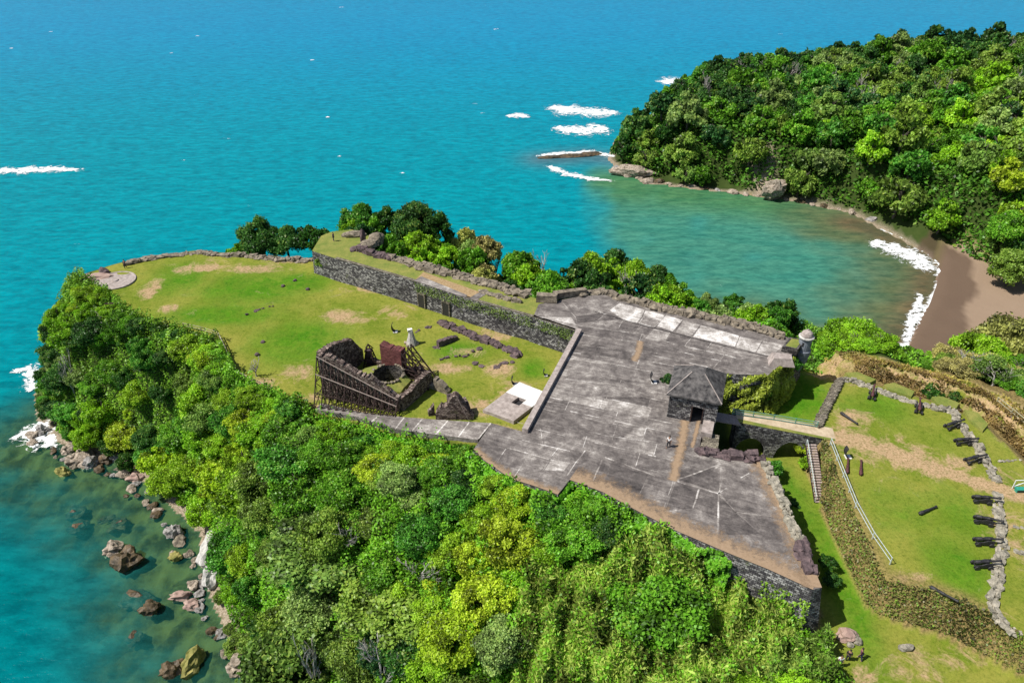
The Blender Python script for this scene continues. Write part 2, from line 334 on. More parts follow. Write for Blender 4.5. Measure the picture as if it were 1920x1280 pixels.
def mesh_from(name, v, f, tone, mat, smooth=False):
    me = bpy.data.meshes.new(name); me.from_pydata(v, [], f); me.materials.append(MAT[mat])
    at = me.attributes.new('tone', 'FLOAT', 'FACE'); at.data.foreach_set('value', np.array(tone, 'f'))
    uv = me.uv_layers.new(name='UVMap'); arr = np.zeros(len(me.loops)*2, 'f')
    for p in me.polygons:
        n = p.normal
        if abs(n.z) > 0.75: tx = Vector((1, 0, 0)); ty = Vector((0, 1, 0))
        else: tx = Vector((-n.y, n.x, 0)).normalized(); ty = Vector((0, 0, 1))
        for li in p.loop_indices:
            c = me.vertices[me.loops[li].vertex_index].co; arr[li*2] = c.dot(tx); arr[li*2+1] = c.dot(ty)
    uv.data.foreach_set('uv', arr)
    if smooth: me.shade_smooth()
    return me
def offset(poly, d):
    n = len(poly); A = sum(poly[i][0]*poly[(i+1) % n][1]-poly[(i+1) % n][0]*poly[i][1] for i in range(n)); sg = 1 if A > 0 else -1; out = []
    for i in range(n):
        a = Vector(poly[i-1][:2]); b = Vector(poly[i][:2]); c = Vector(poly[(i+1) % n][:2])
        e1 = (b-a).normalized(); e2 = (c-b).normalized(); n1 = Vector((e1.y, -e1.x))*sg; n2 = Vector((e2.y, -e2.x))*sg
        m = (n1+n2); L = m.length
        if L < 1e-3: out.append(b.to_tuple()); continue
        m /= L; out.append((b+m*(d/max(0.45, m.dot(n1)))).to_tuple())
    return out
def strip(mb, line, wd, z, tone=0.5):
    for i in range(len(line)-1):
        a = Vector(line[i][:2]); b = Vector(line[i+1][:2]); d = (b-a).normalized(); n = Vector((-d.y, d.x))*wd/2
        mb.add([(*(a-n), z), (*(b-n), z), (*(b+n), z), (*(a+n), z)], [(0, 1, 2, 3)], tone)
def resample(line, step):
    out = []
    for i in range(len(line)-1):
        a = Vector(line[i]); b = Vector(line[i+1]); n = max(1, int((b-a).length/step))
        out += [a.lerp(b, k/n) for k in range(n)]
    return out+[Vector(line[-1])]
# ------------------------------------------------------------------ plan of the place
z4 = lambda pts: Z4(pts, 860, 540, 2.741)
DECKPX = [(887, 843), (911, 865), (958, 897), (1006, 912), (1046, 927), (1068, 899), (1130, 922), (1200, 960), (1269, 995), (1372, 1039), (1441, 1067), (1524, 1105), (1541, 1101), (1524, 1060),
          (1493, 988), (1469, 936), (1433, 864), (1311, 849), (1318, 790), (1340, 700), (1440, 703), (1482, 668), (1504, 640), (1462, 628), (1360, 603), (1247, 582), (1163, 561), (1130, 552), (1085, 556), (1010, 570),
          (1000, 593), (1060, 612), (1084, 621), (980, 809), (922, 793)]
DECK = plan(DECKPX, 0)
RAMPX = [(585, 470), (628, 484), (781, 528), (885, 562), (1003, 595), (1060, 612.5), (1000, 593), (1010, 570), (987, 553), (930, 537), (860, 518), (789, 501), (732, 480), (695, 470), (690, 440), (660, 430), (622, 434), (602, 442)]
RAMP = plan([(585, 470), (628, 484), (781, 528), (885, 562), (1003, 595), (1084, 621), (1060, 600), (1040, 570), (987, 553), (930, 537), (860, 518), (789, 501), (732, 480), (695, 470), (700, 445), (660, 430), (622, 434), (602, 442)], 0)
WALKPX = [(591, 767), (602, 755), (677, 772), (758, 782), (923, 793), (896, 824), (831, 816), (748, 805), (664, 780)]
LAWNPX = [(160, 520), (205, 500), (240, 490), (300, 480), (370, 472), (440, 478), (520, 488), (585, 487), (640, 500), (1080, 640), (985, 800), (923, 797), (894, 824), (831, 816), (748, 805), (664, 780), (591, 767),
          (560, 752), (510, 735), (452, 710), (428, 672), (412, 634), (340, 615), (260, 590), (235, 575), (200, 545)]
LAWNP = plan(LAWNPX, LAWN)
PLATPX = [(1532, 800), (1575, 712), (1640, 724), (1720, 747), (1800, 775), (1850, 805), (1925, 885), (2100, 1010), (2060, 1215), (1915, 1192), (1862, 1150), (1800, 1118), (1760, 1105), (1700, 1088), (1662, 1078), (1640, 1030), (1600, 950), (1570, 880), (1553, 830)]
PLATP = plan(PLATPX, PLAT)
DITCHPX = [(1370, 790), (1440, 790), (1500, 690), (1540, 680), (1570, 700), (1526, 800), (1500, 862), (1530, 940), (1560, 1020), (1618, 1140), (1660, 1165), (1760, 1195), (1890, 1262), (2000, 1300), (2200, 1420), (1900, 1700), (1600, 1600), (1520, 1330), (1450, 1240), (1540, 1195), (1545, 1150), (1470, 950), (1425, 880), (1370, 860)]
DITCHP = plan(DITCHPX, DITCH)
GLACPX = [(1530, 655), (1595, 680), (1680, 698), (1760, 723), (1845, 754), (1885, 790), (1950, 850), (2200, 1060), (2300, 960), (2100, 850), (1960, 790), (1880, 742), (1780, 705), (1690, 682), (1600, 660)]
GLACP = plan(GLACPX, -3.4)
MOATP = plan([(1590, 692), (1680, 716), (1760, 742), (1840, 772), (1890, 815), (1960, 885), (2150, 1030), (2100, 1010), (1950, 893), (1860, 800), (1760, 750), (1660, 720)], -5.8)
C = lambda pts: plan(pts, SEA)
COAST = ([(150, -10), (60, 0), (0, 12), (-22, 34)] + C([(455, 1275), (420, 1180), (392, 1120), (378, 1060), (372, 1000), (330, 960), (285, 915), (225, 872), (150, 850), (95, 825), (68, 790)]) +
         [(-93, 116), (-96, 126), (-92, 136), (-80, 141), (-62, 143), (-45, 146), (-34, 153), (-16, 148), (2, 141), (20, 135), (40, 129), (58, 122), (72, 116)] +
         C([(1700, 655), (1722, 600), (1752, 540), (1758, 505), (1735, 478), (1690, 452), (1640, 425), (1600, 402), (1500, 380), (1400, 366), (1300, 355), (1215, 345), (1155, 318)]) +
         [(33, 252), (38, 272), (55, 303), (76, 336), (118, 366), (200, 392), (300, 400), (700, 420), (700, -10)])
BENCH = plan([(880, 850), (905, 872), (955, 903), (1003, 918), (1050, 934), (1070, 906), (1130, 930), (1200, 968), (1262, 998), (1262, 1030), (1200, 1010), (1130, 975), (1050, 965), (1000, 950), (940, 930), (880, 895)], -1.8)
BENCH2 = plan([(600, 785), (664, 797), (748, 820), (831, 832), (880, 842), (878, 870), (748, 845), (620, 810)], LAWN)
SHELF = plan([(560, 440), (622, 420), (695, 435), (732, 462), (789, 484), (860, 502), (930, 520), (987, 538), (1040, 545), (1130, 542), (1180, 555), (1247, 572), (1360, 592), (1462, 616), (1560, 640)], 0)
SHELF = SHELF+[(x+3+max(0, .02*x), y+10) for x, y in reversed(SHELF)]
HEADP = [(60, 256), (66, 285), (95, 322), (150, 345), (250, 360), (600, 380), (600, 150), (170, 160), (138, 176), (118, 205), (96, 228), (76, 238)]
BEACHP = C([(1702, 670), (1745, 590), (1775, 520), (1790, 470), (1870, 520), (1925, 545), (1925, 620), (1800, 640), (1745, 690)])
LEVELS = [(LAWNP, LAWN), (offset(DECK, -0.6), -5.2), (offset(RAMP, -0.5), -6), (DITCHP, DITCH), (PLATP, PLAT), (GLACP, -3.4), (MOATP, -6.0), (HEADP, -15.0), (BEACHP, SEA+0.9), (SHELF, -7.5), (BENCH, -2.0), (BENCH2, LAWN-1.9)]
def height(X, Y, rough=True):
    X = np.asarray(X, float); Y = np.asarray(Y, float)
    dc = ldist(COAST, X, Y, True); land = inpoly(COAST, X, Y)
    num = SEA/(dc**2+0.02); den = 1/(dc**2+0.02); dmin = dc.copy()
    for poly, z in LEVELS:
        d = pdist(poly, X, Y); wgt = np.where(d <= 0, 1e5, 1/(d**2+0.002)); num = num+z*wgt; den = den+wgt; dmin = np.minimum(dmin, d)
    h = num/den
    if rough:
        h = h+np.clip(dmin*0.22, 0, 1)*(1.1*wob(X, Y, 14, s=3)+0.5*wob(X, Y, 4.5, s=11))
        h = np.where(land & (dmin <= 0) & (h < -3), h+0.07*wob(X, Y, 9, s=5), h)
        h = np.where(inpoly(HEADP, X, Y), h+1.8*wob(X, Y, 45, s=21), h)
    sea = SEA-0.15-np.minimum(7, 0.16*dc)+np.clip(dc*0.2, 0, 1)*(0.45*wob(X, Y, 5, s=7)+0.3*wob(X, Y, 2.2, s=17))
    return np.where(land, np.maximum(h, SEA+0.1), np.minimum(sea, SEA-0.15))
def H1(x, y): return float(height(np.array([x]), np.array([y]))[0])
def axis(segs):
    out = []
    for a, b, st in segs: out += list(np.arange(a, b, st))
    return np.array(out+[segs[-1][1]])
def gridmesh(name, xs, ys, Z, mat, attrs):
    nx, ny = len(xs), len(ys); X, Y = np.meshgrid(xs, ys)
    v = np.stack([X, Y, Z], -1).reshape(-1, 3).astype('f'); i = np.arange(nx*ny).reshape(ny, nx)
    q = np.stack([i[:-1, :-1], i[:-1, 1:], i[1:, 1:], i[1:, :-1]], -1).reshape(-1, 4)
    me = quadmesh(name, v, q, mat)
    for n, arr in attrs.items():
        if arr.shape[-1] == 4:
            a = me.attributes.new(n, 'FLOAT_COLOR', 'POINT'); a.data.foreach_set('color', arr.reshape(-1).astype('f'))
    me.shade_smooth(); return me
def quadmesh(name, v, q, mat, tone=None):
    me = bpy.data.meshes.new(name); me.vertices.add(len(v)); me.vertices.foreach_set('co', v.reshape(-1).astype('f'))
    me.loops.add(q.size); me.loops.foreach_set('vertex_index', q.reshape(-1).astype('i'))
    me.polygons.add(len(q)); me.polygons.foreach_set('loop_start', np.arange(0, q.size, 4, dtype='i'))
    me.polygons.foreach_set('loop_total', np.full(len(q), 4, 'i')) if False else None
    me.update(calc_edges=True); me.materials.append(MAT[mat])
    if tone is not None:
        a = me.attributes.new('tone', 'FLOAT', 'FACE'); a.data.foreach_set('value', tone.astype('f'))
    return me
# ------------------------------------------------------------------ terrain
xs = axis([(-400, -105, 14), (-105, -92, 1.2), (-92, 36, 0.6), (36, 76, 0.5), (76, 120, 1.3), (120, 260, 3), (260, 700, 18)])
ys = axis([(-60, 30, 5), (30, 150, 0.6), (150, 260, 2), (260, 420, 4), (420, 700, 20)])
X, Y = np.meshgrid(xs, ys); Zt = height(X, Y)
land = inpoly(COAST, X, Y); dco = ldist(COAST, X, Y, True)
dl = pdist(LAWNP, X, Y); dd = pdist(DITCHP, X, Y); dp_ = pdist(PLATP, X, Y); dg = pdist(GLACP, X, Y); db = pdist(BEACHP, X, Y); dh = pdist(HEADP, X, Y); dm = pdist(MOATP, X, Y)
def blob(px, py, rx, ry, z, k=1.0):                        # soft ellipse given on the photo, laid on level z
    c = P(px, py, z); ex = (P(px+rx, py, z)-c).length; ey = (P(px, py-ry, z)-c).length
    return k*np.exp(-1.2*(((X-c.x)/ex)**2+((Y-c.y)/ey)**2)**1.5)
def band(pts, wd, z, k=1.0):
    return k*np.clip(1.3-ldist([p for p in plan(pts, z)], X, Y)/wd, 0, 1)
dry_ = np.zeros_like(X)
for a in [(285, 540, 24, 26), (320, 577, 22, 9), (390, 500, 60, 14), (470, 505, 80, 8), (640, 590, 50, 12), (740, 585, 40, 14), (660, 600, 60, 8), (590, 745, 40, 14), (900, 760, 40, 22), (940, 690, 40, 22), (830, 690, 60, 14),
          (700, 540, 70, 12), (960, 740, 50, 40), (930, 630, 60, 16), (350, 505, 30, 14), (560, 700, 40, 22), (495, 720, 40, 16), (540, 488, 60, 8), (880, 660, 40, 14)]: dry_ = np.maximum(dry_, blob(*a, LAWN, 0.72))
dry_ = np.maximum(dry_, blob(385, 502, 42, 9, LAWN, 1.0)); dry_ = np.maximum(dry_, blob(285, 545, 16, 20, LAWN, 0.95)); dry_ = np.maximum(dry_, blob(905, 758, 18, 14, LAWN, 1.0))
dry_ = np.maximum(dry_, band([(600, 762), (700, 781), (800, 792), (925, 802), (985, 815)], 1.1, LAWN, 0.85))
dry_ = np.maximum(dry_, band([(250, 482), (370, 474), (585, 490)], 0.8, LAWN, 0.6))
onpl = dp_ < 0.5
pl = np.maximum(band([(1530, 808), (1580, 822), (1660, 845), (1760, 880), (1850, 912), (1930, 930)], 1.6, PLAT, 1.2), band([(1590, 820), (1650, 840), (1720, 860)], 3.6, PLAT, 0.85))
for a in [(1640, 850, 60, 22), (1700, 868, 50, 20), (1880, 900, 40, 30), (1650, 720, 70, 5), (1900, 1000, 60, 80), (1830, 1150, 90, 30), (1700, 1085, 60, 20), (1600, 790, 50, 24), (1790, 870, 60, 16)]: pl = np.maximum(pl, blob(*a, PLAT, 0.62))
dry_ = np.where(onpl, pl, dry_)
dt = np.zeros_like(X)
for a in [(1540, 695, 26, 20), (1700, 1260, 70, 40), (1620, 1270, 40, 30), (1800, 1230, 60, 30)]: dt = np.maximum(dt, blob(*a, DITCH, 0.65))
dry_ = np.where(dd < 0.3, dt, dry_)
dry_ = np.where(dg < 1.5, np.clip(0.75-0.3*np.clip(wob(X, Y, 9), 0, 1), 0, 1), dry_)
lush_ = np.zeros_like(X)
for a in [(470, 540, 110, 34), (340, 520, 60, 30), (420, 590, 120, 20), (560, 640, 90, 40), (860, 655, 50, 18), (1000, 690, 30, 20), (560, 530, 70, 20)]: lush_ = np.maximum(lush_, blob(*a, LAWN, 0.85))
lush_ = np.where(onpl, np.maximum.reduce([blob(1660, 760, 60, 26, PLAT, .6), blob(1700, 960, 90, 40, PLAT, .5), blob(1790, 1060, 60, 60, PLAT, .7), blob(1800, 960, 60, 50, PLAT, .55), blob(1600, 760, 40, 20, PLAT, .5), blob(1880, 800, 40, 20, PLAT, .7)]), lush_)
lush_ = np.where(dd < 0.3, np.maximum.reduce([blob(1480, 740, 90, 60, DITCH, 1), blob(1570, 1080, 40, 160, DITCH, .75), blob(1490, 930, 40, 60, DITCH, .7)]), lush_)
# slopes
onflat = (dl <= 0.4) | (dd <= 0.2) | onpl | (dg < 0.6) | (db < 3) | (dm < 0.2)
soil_ = np.where(onflat, 0, 1.0)*np.clip(np.minimum.reduce([dl, dd+0.6, dg, db+0.5])/1.5, 0, 1)
scr = (~onflat) & (X > 30) & (Y > 35) & (Y < 92) & (Zt > -7.5) & (np.minimum(dd, dm) < 6)
scrub_ = np.where(scr, 1.0, 0); soil_ = np.where(scr, 0, soil_)
scrub_ = np.where(onpl, np.clip(1-np.abs(ldist(plan([(1553, 830), (1570, 880), (1600, 950), (1640, 1030), (1662, 1078), (1700, 1088), (1760, 1105), (1800, 1118), (1862, 1150)], PLAT), X, Y))/1.3, 0, 0.8), scrub_)
rock_ = np.where(land, np.clip(1.5-dco/2.0, 0, 1), 0)*(db > 4)
for a in [(385, 1035, 22, 55, -25, 1.6), (1455, 330, 22, 45, -20, 2.0), (490, 850, 14, 40, -10, 1.4), (455, 790, 10, 30, -8, 1.2), (410, 980, 20, 30, -20, 1.2), (1180, 318, 30, 14, -25, 1.6)]:
    rock_ = np.maximum(rock_, np.clip(blob(*a), 0, 1)*land)
bed_ = np.where(land, 0, 1.0); nearb = pdist(BEACHP, X, Y)
sand_ = np.where((nearb < 4) & land, np.clip(1.4-nearb/4, 0, 1), 0); sand_ = np.where(~land & (X > 20) & (Y < 260), 1.0, sand_)
wet_ = np.where(land & (nearb < 8), np.clip((9+1.5*wob(X, Y, 20)-dco)/1.2, 0, 0.7), 0)
bed_ = np.where(sand_ > 0.5, 0, bed_)
mask = np.stack([dry_, lush_, rock_*(sand_ < .5), sand_], -1); mask2 = np.stack([soil_*(sand_ < .3), scrub_, bed_, wet_], -1)
ter = link('terrain', gridmesh('terrain', xs, ys, Zt, 'terrain', {'mask': mask, 'mask2': mask2})); ter['kind'] = 'structure'
# ------------------------------------------------------------------ sea
xs = axis([(-9000, -900, 400), (-900, -200, 40), (-200, -110, 8), (-110, 130, 1.0), (130, 300, 8), (300, 900, 60), (900, 9000, 500)])
ys = axis([(-400, 30, 30), (30, 190, 1.0), (190, 300, 2.5), (300, 700, 12), (700, 12000, 400)])
X, Y = np.meshgrid(xs, ys); dco = ldist(COAST, X, Y, True); land = inpoly(COAST, X, Y)
def sm(a, b, x): k = np.clip((x-a)/(b-a), 0, 1); return k*k*(3-2*k)
def cmix(f, a, b): return a*(1-f[..., None])+b*f[..., None]
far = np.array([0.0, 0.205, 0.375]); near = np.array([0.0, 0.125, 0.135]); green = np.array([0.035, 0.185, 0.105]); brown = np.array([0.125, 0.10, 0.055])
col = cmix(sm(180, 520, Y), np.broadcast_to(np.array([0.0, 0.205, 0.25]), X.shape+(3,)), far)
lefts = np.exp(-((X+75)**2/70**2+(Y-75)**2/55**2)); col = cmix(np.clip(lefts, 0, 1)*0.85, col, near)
bayline = plan([(1168, 330), (1230, 430), (1330, 470), (1480, 600)], SEA)
bx = plan([(1150, 330), (1190, 460), (1300, 560), (1420, 700), (2000, 700), (2000, 380), (1500, 350)], SEA)
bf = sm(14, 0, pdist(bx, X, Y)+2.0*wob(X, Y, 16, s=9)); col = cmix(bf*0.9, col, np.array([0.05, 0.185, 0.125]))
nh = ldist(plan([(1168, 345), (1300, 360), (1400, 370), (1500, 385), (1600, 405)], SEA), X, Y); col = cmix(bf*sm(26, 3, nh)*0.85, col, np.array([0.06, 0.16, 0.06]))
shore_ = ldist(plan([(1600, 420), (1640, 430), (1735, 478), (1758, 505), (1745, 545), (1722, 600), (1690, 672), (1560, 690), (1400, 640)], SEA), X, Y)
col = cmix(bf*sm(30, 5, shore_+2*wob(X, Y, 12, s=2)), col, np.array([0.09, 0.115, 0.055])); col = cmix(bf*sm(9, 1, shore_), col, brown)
rf = np.exp(-ldist(plan([(1020, 298), (1100, 292), (1160, 300)], SEA), X, Y)**2/60); col = cmix(np.clip(rf, 0, 1)*0.85, col, np.array([0.07, 0.13, 0.16]))
rockc = ldist(C([(455, 1275), (420, 1180), (392, 1120), (378, 1060), (372, 1000), (330, 960), (285, 915), (225, 872), (150, 850), (95, 825)]), X, Y)
clear = sm(26, 2, rockc+2.5*wob(X, Y, 9, s=4))*0.86; clear = np.maximum(clear, sm(5, 0, shore_)*0.35*bf)
col = cmix(sm(24, 6, rockc)*0.8, col, np.array([0.02, 0.15, 0.13]))
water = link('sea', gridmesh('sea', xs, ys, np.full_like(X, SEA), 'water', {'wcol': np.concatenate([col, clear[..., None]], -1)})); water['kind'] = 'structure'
# foam ribbons
def foam(name, pts, widths, label, z=SEA, dz=0.05):
    L = resample([P(x, y, z) for x, y in pts], 0.8); n = len(L); wd = np.interp(np.linspace(0, 1, n), np.linspace(0, 1, len(widths)), widths)
    v = []; e = []; K = 9
    for i, p in enumerate(L):
        d = (L[min(i+1, n-1)]-L[max(i-1, 0)]).normalized(); nn = Vector((-d.y, d.x, 0)); end = min(1, min(i, n-1-i)/max(1, n*0.12))
        for k in range(K):
            u = k/(K-1)*2-1; wv = 1.7*wd[i]*(1+0.5*mnoise.noise(p*0.25)); q = p+nn*u*wv/2
            v.append((q.x, q.y, z+dz+0.12*(1-u*u)*end)); e.append(max(0, 1-abs(u)**1.5)*end)
    f = [(i*K+k, i*K+k+1, (i+1)*K+k+1, (i+1)*K+k) for i in range(n-1) for k in range(K-1)]
    me = bpy.data.meshes.new(name); me.from_pydata(v, [], f); me.materials.append(MAT['foam'])
    a = me.attributes.new('edge', 'FLOAT', 'POINT'); a.data.foreach_set('value', np.array(e, 'f')); me.shade_smooth()
    o = link(name, me); tag(o, label, 'foam', kind='stuff'); return o
foam('wave_foam', [(-30, 322), (40, 320), (100, 318), (165, 319)], [5, 6, 5, 2], 'long white breaking wave at the left edge of the open sea')
foam('wave_foam', [(1022, 198), (1060, 206), (1110, 211), (1172, 213)], [5, 14, 12, 4], 'broad white breaker off the headland tip')
foam('wave_foam', [(1030, 238), (1080, 246), (1150, 240)], [5, 12, 8], 'thinner line of surf just below the broad breaker')
foam('wave_foam', [(945, 219), (970, 217), (998, 220)], [3, 6, 3], 'small lone whitecap left of the broad breaker')
foam('wave_foam', [(1235, 158), (1260, 152), (1330, 155)], [6, 14, 10], 'surf breaking behind the far side of the headland')
foam('wave_foam', [(1000, 293), (1050, 289), (1110, 286), (1160, 296)], [2, 4, 4, 3], 'white water along the flat reef at the headland tip')
foam('wave_foam', [(1020, 308), (1060, 326), (1110, 336), (1160, 340)], [2, 4, 3, 2], 'foam line on the near side of the flat reef')
foam('wave_foam', [(1618, 452), (1660, 462), (1700, 475), (1735, 498), (1745, 515)], [3, 6, 8, 9, 2], 'lacy foam sheet of the last wave at the top of the beach')
foam('wave_foam', [(1640, 425), (1668, 437), (1690, 446), (1715, 455), (1752, 480), (1766, 500), (1752, 522)], [0.8, 1.0, .9, .9, 1.2, 1.5, 1.2], 'thin swash line curving along the top of the beach')
foam('wave_foam', [(1718, 540), (1724, 560), (1722, 580), (1708, 610), (1700, 640), (1684, 672)], [1, 1.6, 2.6, 2.4, 2.6, 3], 'bright white breaking wave along the lower beach')
foam('wave_foam', [(1757, 520), (1756, 545), (1740, 575), (1728, 610), (1712, 645), (1700, 672)], [1, 1.4, 2.6, 2, 1.6, 1.6], 'swash edge on the sand beside the lower breaking wave')
foam('wave_foam', [(40, 800), (65, 812), (95, 832), (60, 835)], [4, 7, 5, 3], 'surf washing over pale rocks at the left shore')
foam('wave_foam', [(10, 700), (60, 690), (60, 740)], [2, 3, 3], 'faint surf beside the left cliff trees')
for i, (x, y) in enumerate([(345, 301), (637, 293), (320, 100), (585, 113), (95, 60), (20, 91), (614, 220), (640, 14), (930, 55), (755, 325), (905, 212), (370, 68)]):
    foam('whitecap', [(x-5, y+1), (x, y), (x+6, y)], [.6, 1.3, .5], 'tiny whitecap on the open sea')['group'] = 'whitecaps scattered on the open sea'
# ------------------------------------------------------------------ fort terrace
fort = empty('stone_terrace', P(1100, 760, 0), 'broad grey paved terrace of the fort with ragged outline and stone retaining walls', 'fort terrace')
def child_world(mb, name, mat, parent, smooth=False):
    o = mb.build(name, mat, None, smooth); bpy_par(o, parent); return o
def bpy_par(o, parent):
    o.parent = parent; o.matrix_parent_inverse = (Matrix.Translation(parent.location)@parent.rotation_euler.to_matrix().to_4x4()).inverted()
def dense(poly, step=2.5):
    out = []
    for i in range(len(poly)):
        a = Vector(poly[i]); b = Vector(poly[(i+1) % len(poly)]); n = max(1, int((b-a).length/step)); out += [a.lerp(b, k/n).to_tuple() for k in range(n)]
    return out
bot = offset(DECK, 1.3)
mb = MB(); mb.loft([(*p, -0.02) for p in DECK], [(*p, -11) for p in bot]); child_world(mb, 'retaining_wall', 'wall_stone', fort)
pv = MB(); pv.poly([(*p, 0) for p in DECK], 0.46)
wht = [z4(q) for q in [
    [(830, 75), (955, 112), (940, 150), (915, 178), (850, 165), (775, 115)], [(960, 115), (1060, 137), (1045, 165), (1000, 205), (925, 180), (945, 150)],
    [(1065, 138), (1150, 165), (1100, 222), (1020, 195)], [(1155, 166), (1240, 190), (1195, 248), (1115, 225)], [(1245, 190), (1440, 245), (1420, 300), (1205, 250)],
    [(1445, 250), (1560, 270), (1525, 330), (1425, 302)], [(1565, 272), (1680, 290), (1600, 350), (1530, 332)], [(405, 148), (580, 150), (600, 186)]]]
tones = [0.74, 0.78, 0.84, 0.68, 0.8, 0.72, 0.68, 0.72]
oth = [([(960, 145), (1040, 168), (1000, 200), (925, 178)], 0.55), ([(760, 145), (830, 165), (770, 195), (690, 185)], 0.58), ([(700, 115), (770, 125), (845, 160), (600, 180), (600, 150)], 0.3),
       ([(850, 170), (945, 185), (905, 222), (820, 205)], 0.33), ([(950, 190), (1000, 208), (960, 238), (915, 225)], 0.35), ([(1005, 210), (1090, 225), (1060, 275), (955, 262)], 0.66),
       ([(1095, 225), (1195, 255), (1160, 298), (1065, 278)], 0.34), ([(1200, 255), (1300, 285), (1275, 318), (1165, 298)], 0.36), ([(560, 75), (715, 58), (735, 128), (605, 145)], 0.55),
       ([(420, 100), (540, 80), (590, 140), (400, 145)], 0.5), ([(740, 55), (800, 75), (750, 120)], 0.5),
       ([(615, 195), (955, 240), (925, 278), (600, 232)], 0.36), ([(600, 238), (925, 282), (905, 320), (590, 282)], 0.42), ([(590, 290), (895, 330), (880, 368), (580, 330)], 0.36),
       ([(955, 280), (1350, 345), (1330, 378), (940, 318)], 0.38), ([(940, 322), (1290, 388), (1290, 405), (910, 368)], 0.42), ([(560, 362), (1000, 432), (980, 480), (500, 455)], 0.53), ([(500, 460), (1060, 500), (1065, 560), (440, 560)], 0.55),
       ([(430, 620), (900, 722), (800, 800), (400, 700)], 0.42), ([(250, 825), (335, 885), (285, 965), (205, 885)], 0.4), ([(345, 850), (470, 880), (425, 940), (290, 965)], 0.43), ([(475, 885), (570, 900), (540, 940), (440, 935)], 0.66),
       ([(655, 835), (740, 880), (690, 985), (570, 965)], 0.38), ([(745, 885), (970, 960), (930, 1055), (695, 985)], 0.36), ([(1115, 995), (1230, 1030), (1200, 1130), (1065, 1140)], 0.3), ([(1240, 1035), (1330, 1058), (1328, 1170), (1208, 1130)], 0.33),
       ([(1130, 985), (1320, 915), (1260, 1020)], 0.28), ([(1345, 912), (1335, 1048), (1200, 1005)], 0.34), ([(1375, 920), (1480, 950), (1345, 1050)], 0.42), ([(1345, 1060), (1500, 960), (1540, 1150), (1430, 1150)], 0.40),
       ([(1340, 1070), (1550, 1262), (1340, 1268)], 0.3), ([(1430, 1158), (1640, 1180), (1660, 1290), (1580, 1290)], 0.38), ([(1150, 850), (1230, 870), (1330, 905), (1130, 975)], 0.38), ([(1360, 350), (1580, 380), (1560, 425), (1330, 390)], 0.42),
       ([(1290, 300), (1580, 350), (1570, 375), (1340, 345)], 0.48)]
for q, tn in zip(wht, tones): pv.poly([(*p, 0.006) for p in plan(q, 0)], tn)
for i, (q, tn) in enumerate(oth): pv.poly([(*p, 0.009+0.0002*i) for p in plan(z4(q), 0)], tn)
jl = pv
REG = plan(z4([(612, 196), (1370, 345), (1290, 408), (1085, 425), (1065, 640), (1115, 700), (1095, 985), (980, 950), (655, 822), (470, 870), (250, 815), (350, 745)]), 0)
e0 = (Vector(plan(z4([(1350, 375)]), 0)[0])-Vector(plan(z4([(600, 235)]), 0)[0])).normalized(); e1 = Vector((e0.y, -e0.x)); og = Vector(plan(z4([(612, 196)]), 0)[0]); vv = 0; ci = 0
while vv < 40:
    hgt_ = random.uniform(1.7, 2.6); uu = -8+random.uniform(0, 4)
    while uu < 40:
        ln_ = random.uniform(3.5, 9); q = [og+e0*(uu+a)+e1*(vv+b) for a, b in ((.03, .03), (ln_-.03, .03), (ln_-.03, hgt_-.05), (.03, hgt_-.05))]
        if all(inpoly(REG, p.x, p.y) for p in q): pv.poly([(p.x, p.y, 0.0035) for p in q], min(.72, .47+random.gauss(0, .10)))
        else:
            for k in range(int(ln_/.8)):
                q2 = [og+e0*(uu+a)+e1*(vv+b) for a, b in ((k*.8, .03), (k*.8+.8, .03), (k*.8+.8, hgt_-.05), (k*.8, hgt_-.05))]
                if all(inpoly(REG, p.x, p.y) for p in q2): pv.poly([(p.x, p.y, 0.0035) for p in q2], .44)
        for a, b, wj in (((uu, vv), (uu+ln_, vv), .11), ((uu, vv), (uu, vv+hgt_), .09)):
            p = [og+e0*x+e1*y for x, y in (a, b)]; sg_ = resample([Vector((*w_, 0)) for w_ in p], .9)
            for k in range(len(sg_)-1):
                if all(inpoly(REG, *w_.xy) for w_ in sg_[k:k+2]) and random.random() < (.85 if a[1] == b[1] else .6): strip(pv, sg_[k:k+2], wj*random.uniform(.5, 1.5), 0.0065, random.uniform(.58, .8))
        uu += ln_
    vv += hgt_
